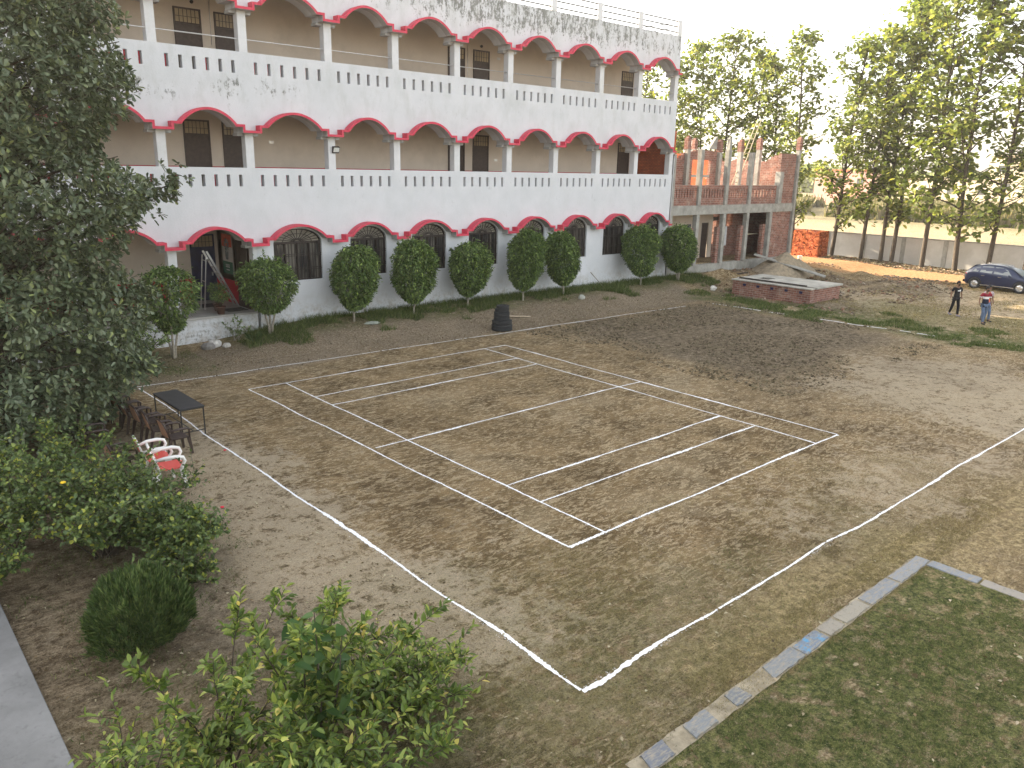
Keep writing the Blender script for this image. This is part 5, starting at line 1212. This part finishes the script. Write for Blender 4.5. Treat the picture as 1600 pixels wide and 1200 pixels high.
person((*p2, float(H(*p2))), RAD(-40), 'person in maroon white and navy banded t-shirt and jeans walking towards the court', 1.75, bandmat(), jeans, dk, dict(leg_l=(-.12,.02), leg_r=(.2,.0), arm_l=((.06,.03,1.15),(.08,-.05,.93)), arm_r=((.1,.02,1.15),(.16,-.1,.97)), beard=1))
person((*p3, float(H(*p3))), RAD(-40), 'person in orange and grey shirt walking close behind the banded t-shirt', 1.72, vestmat(), jeans, dk, dict(leg_l=(.15,.0), leg_r=(-.1,.02), arm_l=((.06,.03,1.15),(.08,-.05,.93)), arm_r=((.06,.03,1.15),(.08,-.04,.93))))

# ------------------------------------------------------------------ beyond the wall
creamw = simple('cream_wall', (.60,.52,.38), .9, .08, .3); pinkw = simple('pink_wall', (.55,.30,.25), .9, .1, .3); terr = simple('terracotta_roof', (.5,.16,.08), .9, .1, .5); dkw = simple('dark_opening', (.06,.07,.07), .5, .2)
def house(loc, w_, d_w, h, wall, roof, lab, wins, extra=None, rz=0):
    t = empty('far_house', (*loc, 0), rz, lab, 'house'); m = MB(); m.box(-d_w/2, d_w/2, -w_/2, w_/2, -.5, h); m.build('wall', wall, t)
    m = MB(); m.box(-d_w/2-.3, d_w/2+.3, -w_/2-.3, w_/2+.3, h+.001, h+.35); m.build('roof', roof, t)
    for (y, z, a, b) in wins: m = MB(); m.box(-d_w/2-.06, -d_w/2-.001, y, y+a, z, z+b); m.build('window', dkw, t)
    return t
h1 = house((205, 31), 16, 12, 11.5, creamw, creamw, 'cream three storey house across the field with a grey roof tank', [(-6,8,2,1.4),(-1,8,2,1.4),(4,8,2,1.4),(-6,4,2,1.4),(3,4,2,1.4)])
m = MB(); m.box(-3,3,-5,2,11.851,14.2); m.build('stair_room', creamw, h1); m = MB(); m.box(-6.2,-6.0,-6.8,-3.0,9.8,11.9); m.build('teal_panel', simple('teal_panel', (.12,.33,.30), .6, .1), h1)
house((180, 62), 14, 10, 7.5, pinkw, terr, 'pink house with an orange red roof edge behind the tree row', [(-5,4.6,1.6,1.3),(0,4.6,1.6,1.3)])
house((215, 78), 10, 10, 7.0, creamw, terr, 'cream house with red roof, left of the pink house', [(-3,4,1.6,1.3)])
house((170, 14), 11, 6, 5.5, simple('corrugated_shed', (.22,.22,.22), .5, .3, 3), dkw, 'dark corrugated shed standing at the far edge of the field', [(-3,1,3,2.6)])
house((240, 45), 60, 8, 6.0, creamw, creamw, 'long pale low building behind the cream house', [(k,2,2,1.5) for k in range(-26,26,8)])
# distant belt of trees and tall dry grass
def blades(n, fx, fy, h0, h1_, w_, name, mat, lean=.45, wide=False):
    g = np.random.default_rng(abs(hash(name))%9999 if 0 else len(name)*7+n); x = fx(g, n); y = fy(g, n); z = H(x, y)-.004
    a = g.uniform(0, 2*pi, n); hh = g.uniform(h0, h1_, n); ww = w_*g.uniform(.6, 1.4, n); lx = g.normal(0, lean, n)*hh; ly = g.normal(0, lean, n)*hh
    v0 = np.stack([x-ww*np.cos(a), y-ww*np.sin(a), z], 1); v1 = np.stack([x+ww*np.cos(a), y+ww*np.sin(a), z], 1); v2 = np.stack([x+lx, y+ly, z+hh], 1)
    V = np.stack([v0, v1, v2], 1).reshape(-1, 3); return V
def tri_obj(name, Vs, mat, label=None):
    V = np.concatenate(Vs); F = np.arange(len(V)).reshape(-1, 3); o = link(name, np_mesh(name, V, F), mat); return tag(o, kind='stuff')
ML_g = leafmat('grass_blade', [(0,(.055,.085,.024)),(.5,(.105,.145,.042)),(.85,(.20,.22,.075)),(1,(.48,.41,.22))], .25, .6, .2, big=.7)
ML_dry = leafmat('dry_grass_blade', [(0,(.10,.095,.04)),(.5,(.27,.21,.10)),(1,(.56,.45,.22))], .2, .7, .15, big=.6)
ML_weed = leafmat('weed_blade', [(0,(.05,.08,.022)),(.6,(.11,.155,.045)),(1,(.27,.29,.11))], .3, .6, .2, big=.9)
def filt(V, keep):
    k = keep(V[::3, 0], V[::3, 1]); return V.reshape(-1, 3, 3)[k].reshape(-1, 3)
U = lambda a, b: (lambda g, n: g.uniform(a, b, n))
# lawn: short dense turf with thin bare spots
V = blades(230000, U(-6.5, 4.2), U(-30.5, -24.68), .015, .045, .0032, 'lawn', None, .8)
V = filt(V, lambda x, y: (fbm(x, y, 1.1, 60, 4) > .40+.26*ss(-1, 4.5, x)*ss(-25.3, -28, y)-.04) & (fbm(x, y, .4, 64, 3) > .38))
tri_obj('lawn_grass', [V], ML_g)
V = blades(190000, U(-9, 10), U(-24.5, -19.8), .01, .03, .0024, 'fringe', None, .9)
V = filt(V, lambda x, y: (fbm(x, y, .9, 66, 4) > .40+.17*ss(-23.6, -20.5, y)) & (x > -8.3))
V2 = blades(30000, U(-2, 8), U(-24.75, -23.9), .012, .045, .003, 'strawedge', None, .8)
V2 = filt(V2, lambda x, y: fbm(x, y, .5, 67, 3)+.3*ss(-24.3, -24.7, y) > .5)
V3 = blades(50000, U(27.8, 46), U(-24, -9), .02, .09, .01, 'yard', None, .8); V3 = filt(V3, lambda x, y: fbm(x, y, 2.4, 68, 4) > .52)
tri_obj('dry_grass', [V, V2, V3], ML_dry)
V = blades(52000, U(1.6, 30.5), U(-2.8, -.05), .05, .30, .010, 'wallweeds', None, .55)
V = filt(V, lambda x, y: fbm(x, y, .9, 70, 3) > .37+.26*ss(-1.0, -2.6, y))
V2 = blades(60000, U(24.8, 30), U(-24, -3), .03, .15, .012, 'strip', None, .6); V2 = filt(V2, lambda x, y: (fbm(x, y, 1.2, 71, 3) > .36+.22*np.abs(x-27.1-.5*np.sin(y*.7))/1.8) )
V3 = blades(9000, U(-9, -.2), U(-4, -.2), .03, .12, .007, 'leftweeds', None, .6); V3 = filt(V3, lambda x, y: fbm(x, y, 1., 72, 3) > .5)
V4 = blades(9000, U(-9, 3), U(-24.6, -22), .015, .05, .004, 'sprigs', None, .7); V4 = filt(V4, lambda x, y: fbm(x, y, .8, 73, 3) > .54)
V5 = blades(14000, U(-8.35, -4.6), U(-23.5, -10), .02, .09, .006, 'gardenweeds', None, .6); V5 = filt(V5, lambda x, y: fbm(x, y, .7, 76, 3) > .53)
tri_obj('green_weeds', [V, V2, V3, V4, V5], ML_weed)
V = blades(52000, U(112, 150), U(-70, 95), 1.0, 3.0, .28, 'reeds', None, .22); V = filt(V, lambda x, y: fbm(x, y, 9, 74, 3) > .42+.12*ss(122, 150, x))
tri_obj('tall_reeds', [V], leafmat('reed_blade', [(0,(.08,.09,.04)),(.5,(.16,.15,.075)),(1,(.34,.28,.17))], .3, .7, .1, big=.1))
# far tree belt
g = np.random.default_rng(77); n = 60000; x = g.uniform(255, 330, n); y = g.uniform(-150, 420, n); hh = 4+9*fbm(x*0+280, y, 26, 75, 3); z = hh*g.random(n)**.7
V, F = leaf_arrays(np.stack([x, y, z], 1), unit(n), g.uniform(1.2, 2.4, n), g.uniform(.9, 1.8, n)); tag(link('far_woods', np_mesh('far_woods', V, F), ML_teak), kind='stuff')
# fallen leaves
def litter(n, fx, fy, s0, s1, keep=None, seed=1):
    g = np.random.default_rng(seed); x = fx(g, n); y = fy(g, n)
    if keep is not None: k = keep(x, y, g); x, y = x[k], y[k]
    n = len(x); a = g.uniform(0, 2*pi, n); D = np.stack([np.cos(a), np.sin(a), g.normal(0, .18, n)], 1); s = g.uniform(s0, s1, n)
    return leaf_arrays(np.stack([x, y, H(x, y)+.012+g.uniform(0,.012,n)], 1), D, s, s*g.uniform(.35, .65, n), .5, 0, np.array([0,0,1.]), .1)
parts = [litter(9000, U(-8, 27), U(-5, -1.2), .03, .08, lambda x, y, g: fbm(x, y, 1.5, 80) > .42, 1), litter(380, U(-6, 4.2), U(-30, -24.7), .04, .09, None, 2),
         litter(900, U(-7, 8), U(-24.5, -19), .025, .075, None, 3), litter(1500, U(-8.4, -4), U(-23, -9), .025, .07, None, 4), litter(350, U(-4, -3.2), U(-22, -12), .03, .07, None, 14), litter(5000, U(50.8, 54), U(-14, 4), .08, .26, None, 5), litter(700, U(2, 25), U(-22, -5), .02, .05, None, 6),
         litter(1600, U(27, 45), U(-24, -4), .05, .14, None, 7)]
Vs = []; Fs = []; o_ = 0
for V, F in parts: Vs.append(V); Fs.append(F+o_); o_ += len(V)
tag(link('fallen_leaves', np_mesh('fallen_leaves', np.concatenate(Vs), np.concatenate(Fs)), leafmat('dead_leaf', [(0,(.10,.07,.04)),(.5,(.28,.2,.12)),(.85,(.46,.38,.27)),(1,(.62,.55,.42))], .15, .7, .2)), kind='stuff')
# clods and rubble
def clods(n, fx, fy, s0, s1, seed, keep=None):
    g = np.random.default_rng(seed); x = fx(g, n); y = fy(g, n)
    if keep is not None: k = keep(x, y); x, y = x[k], y[k]
    n = len(x); s = s0+(s1-s0)*g.random(n)**3; base = np.array([[1,0,0],[0,1,0],[-1,0,0],[0,-1,0],[0,0,1],[0,0,-.6]], float)
    P = base[None]*g.uniform(.55, 1.25, (n, 6, 1)); a = g.uniform(0, 2*pi, n); ca, sa = np.cos(a)[:, None], np.sin(a)[:, None]
    Q = np.stack([P[..., 0]*ca-P[..., 1]*sa, P[..., 0]*sa+P[..., 1]*ca, P[..., 2]*g.uniform(.45, .9, (n, 1))], -1)*s[:, None, None]
    Q += np.stack([x, y, H(x, y)+s*.15], 1)[:, None]; F = np.array([[0,1,4],[1,2,4],[2,3,4],[3,0,4],[1,0,5],[2,1,5],[3,2,5],[0,3,5]])
    return Q.reshape(-1, 3), (np.arange(n)[:, None, None]*6+F[None]).reshape(-1, 3)
def clod_obj(name, parts, mat):
    Vs = []; Fs = []; o_ = 0
    for V, F in parts: Vs.append(V); Fs.append(F+o_); o_ += len(V)
    tag(link(name, np_mesh(name, np.concatenate(Vs), np.concatenate(Fs)), mat), kind='stuff')
clod_obj('earth_clods', [clods(20000, U(12, 26), U(-17.5, -5.3), .01, .075, 1, lambda x, y: fbm(x, y, 2, 90)+.25*ss(-10, -7, y) > .5), clods(14000, U(-3, 16), U(-23, -5), .004, .022, 2), clods(4500, U(-8, 27), U(-5, -2), .006, .04, 3), clods(9000, U(-8, 10), U(-24.4, -17), .003, .016, 6)],
         leafmat('clod', [(0,(.09,.068,.048)),(.6,(.19,.15,.10)),(1,(.32,.26,.19))], 0, .95, .1))
clod_obj('brick_rubble', [clods(5000, U(28, 46), U(-12, .0), .02, .15, 4, lambda x, y: fbm(x, y, 2.2, 91) > .47), clods(1800, U(50.5, 53.5), U(-13, 3), .03, .16, 5), clods(900, U(28.6, 42.3), U(.3, 4), .02, .12, 7)][0:2],
         leafmat('rubble', [(0,(.12,.09,.07)),(.55,(.22,.17,.13)),(.8,(.30,.15,.10)),(1,(.42,.36,.30))], 0, .95, .1))

# ------------------------------------------------------------------ haze
m = MB(); m.box(-890, 890, -890, 795, -1.6, 30)
hz = NT('haze_air'); pv = hz.n('VolumePrincipled', {'Density': .0004, 'Color': (.97, .93, .86), 'Anisotropy': .3}); hz.nt.links.new(pv.outputs[0], hz.out.inputs[1])
tag(m.build('haze', hz.m), kind='stuff')
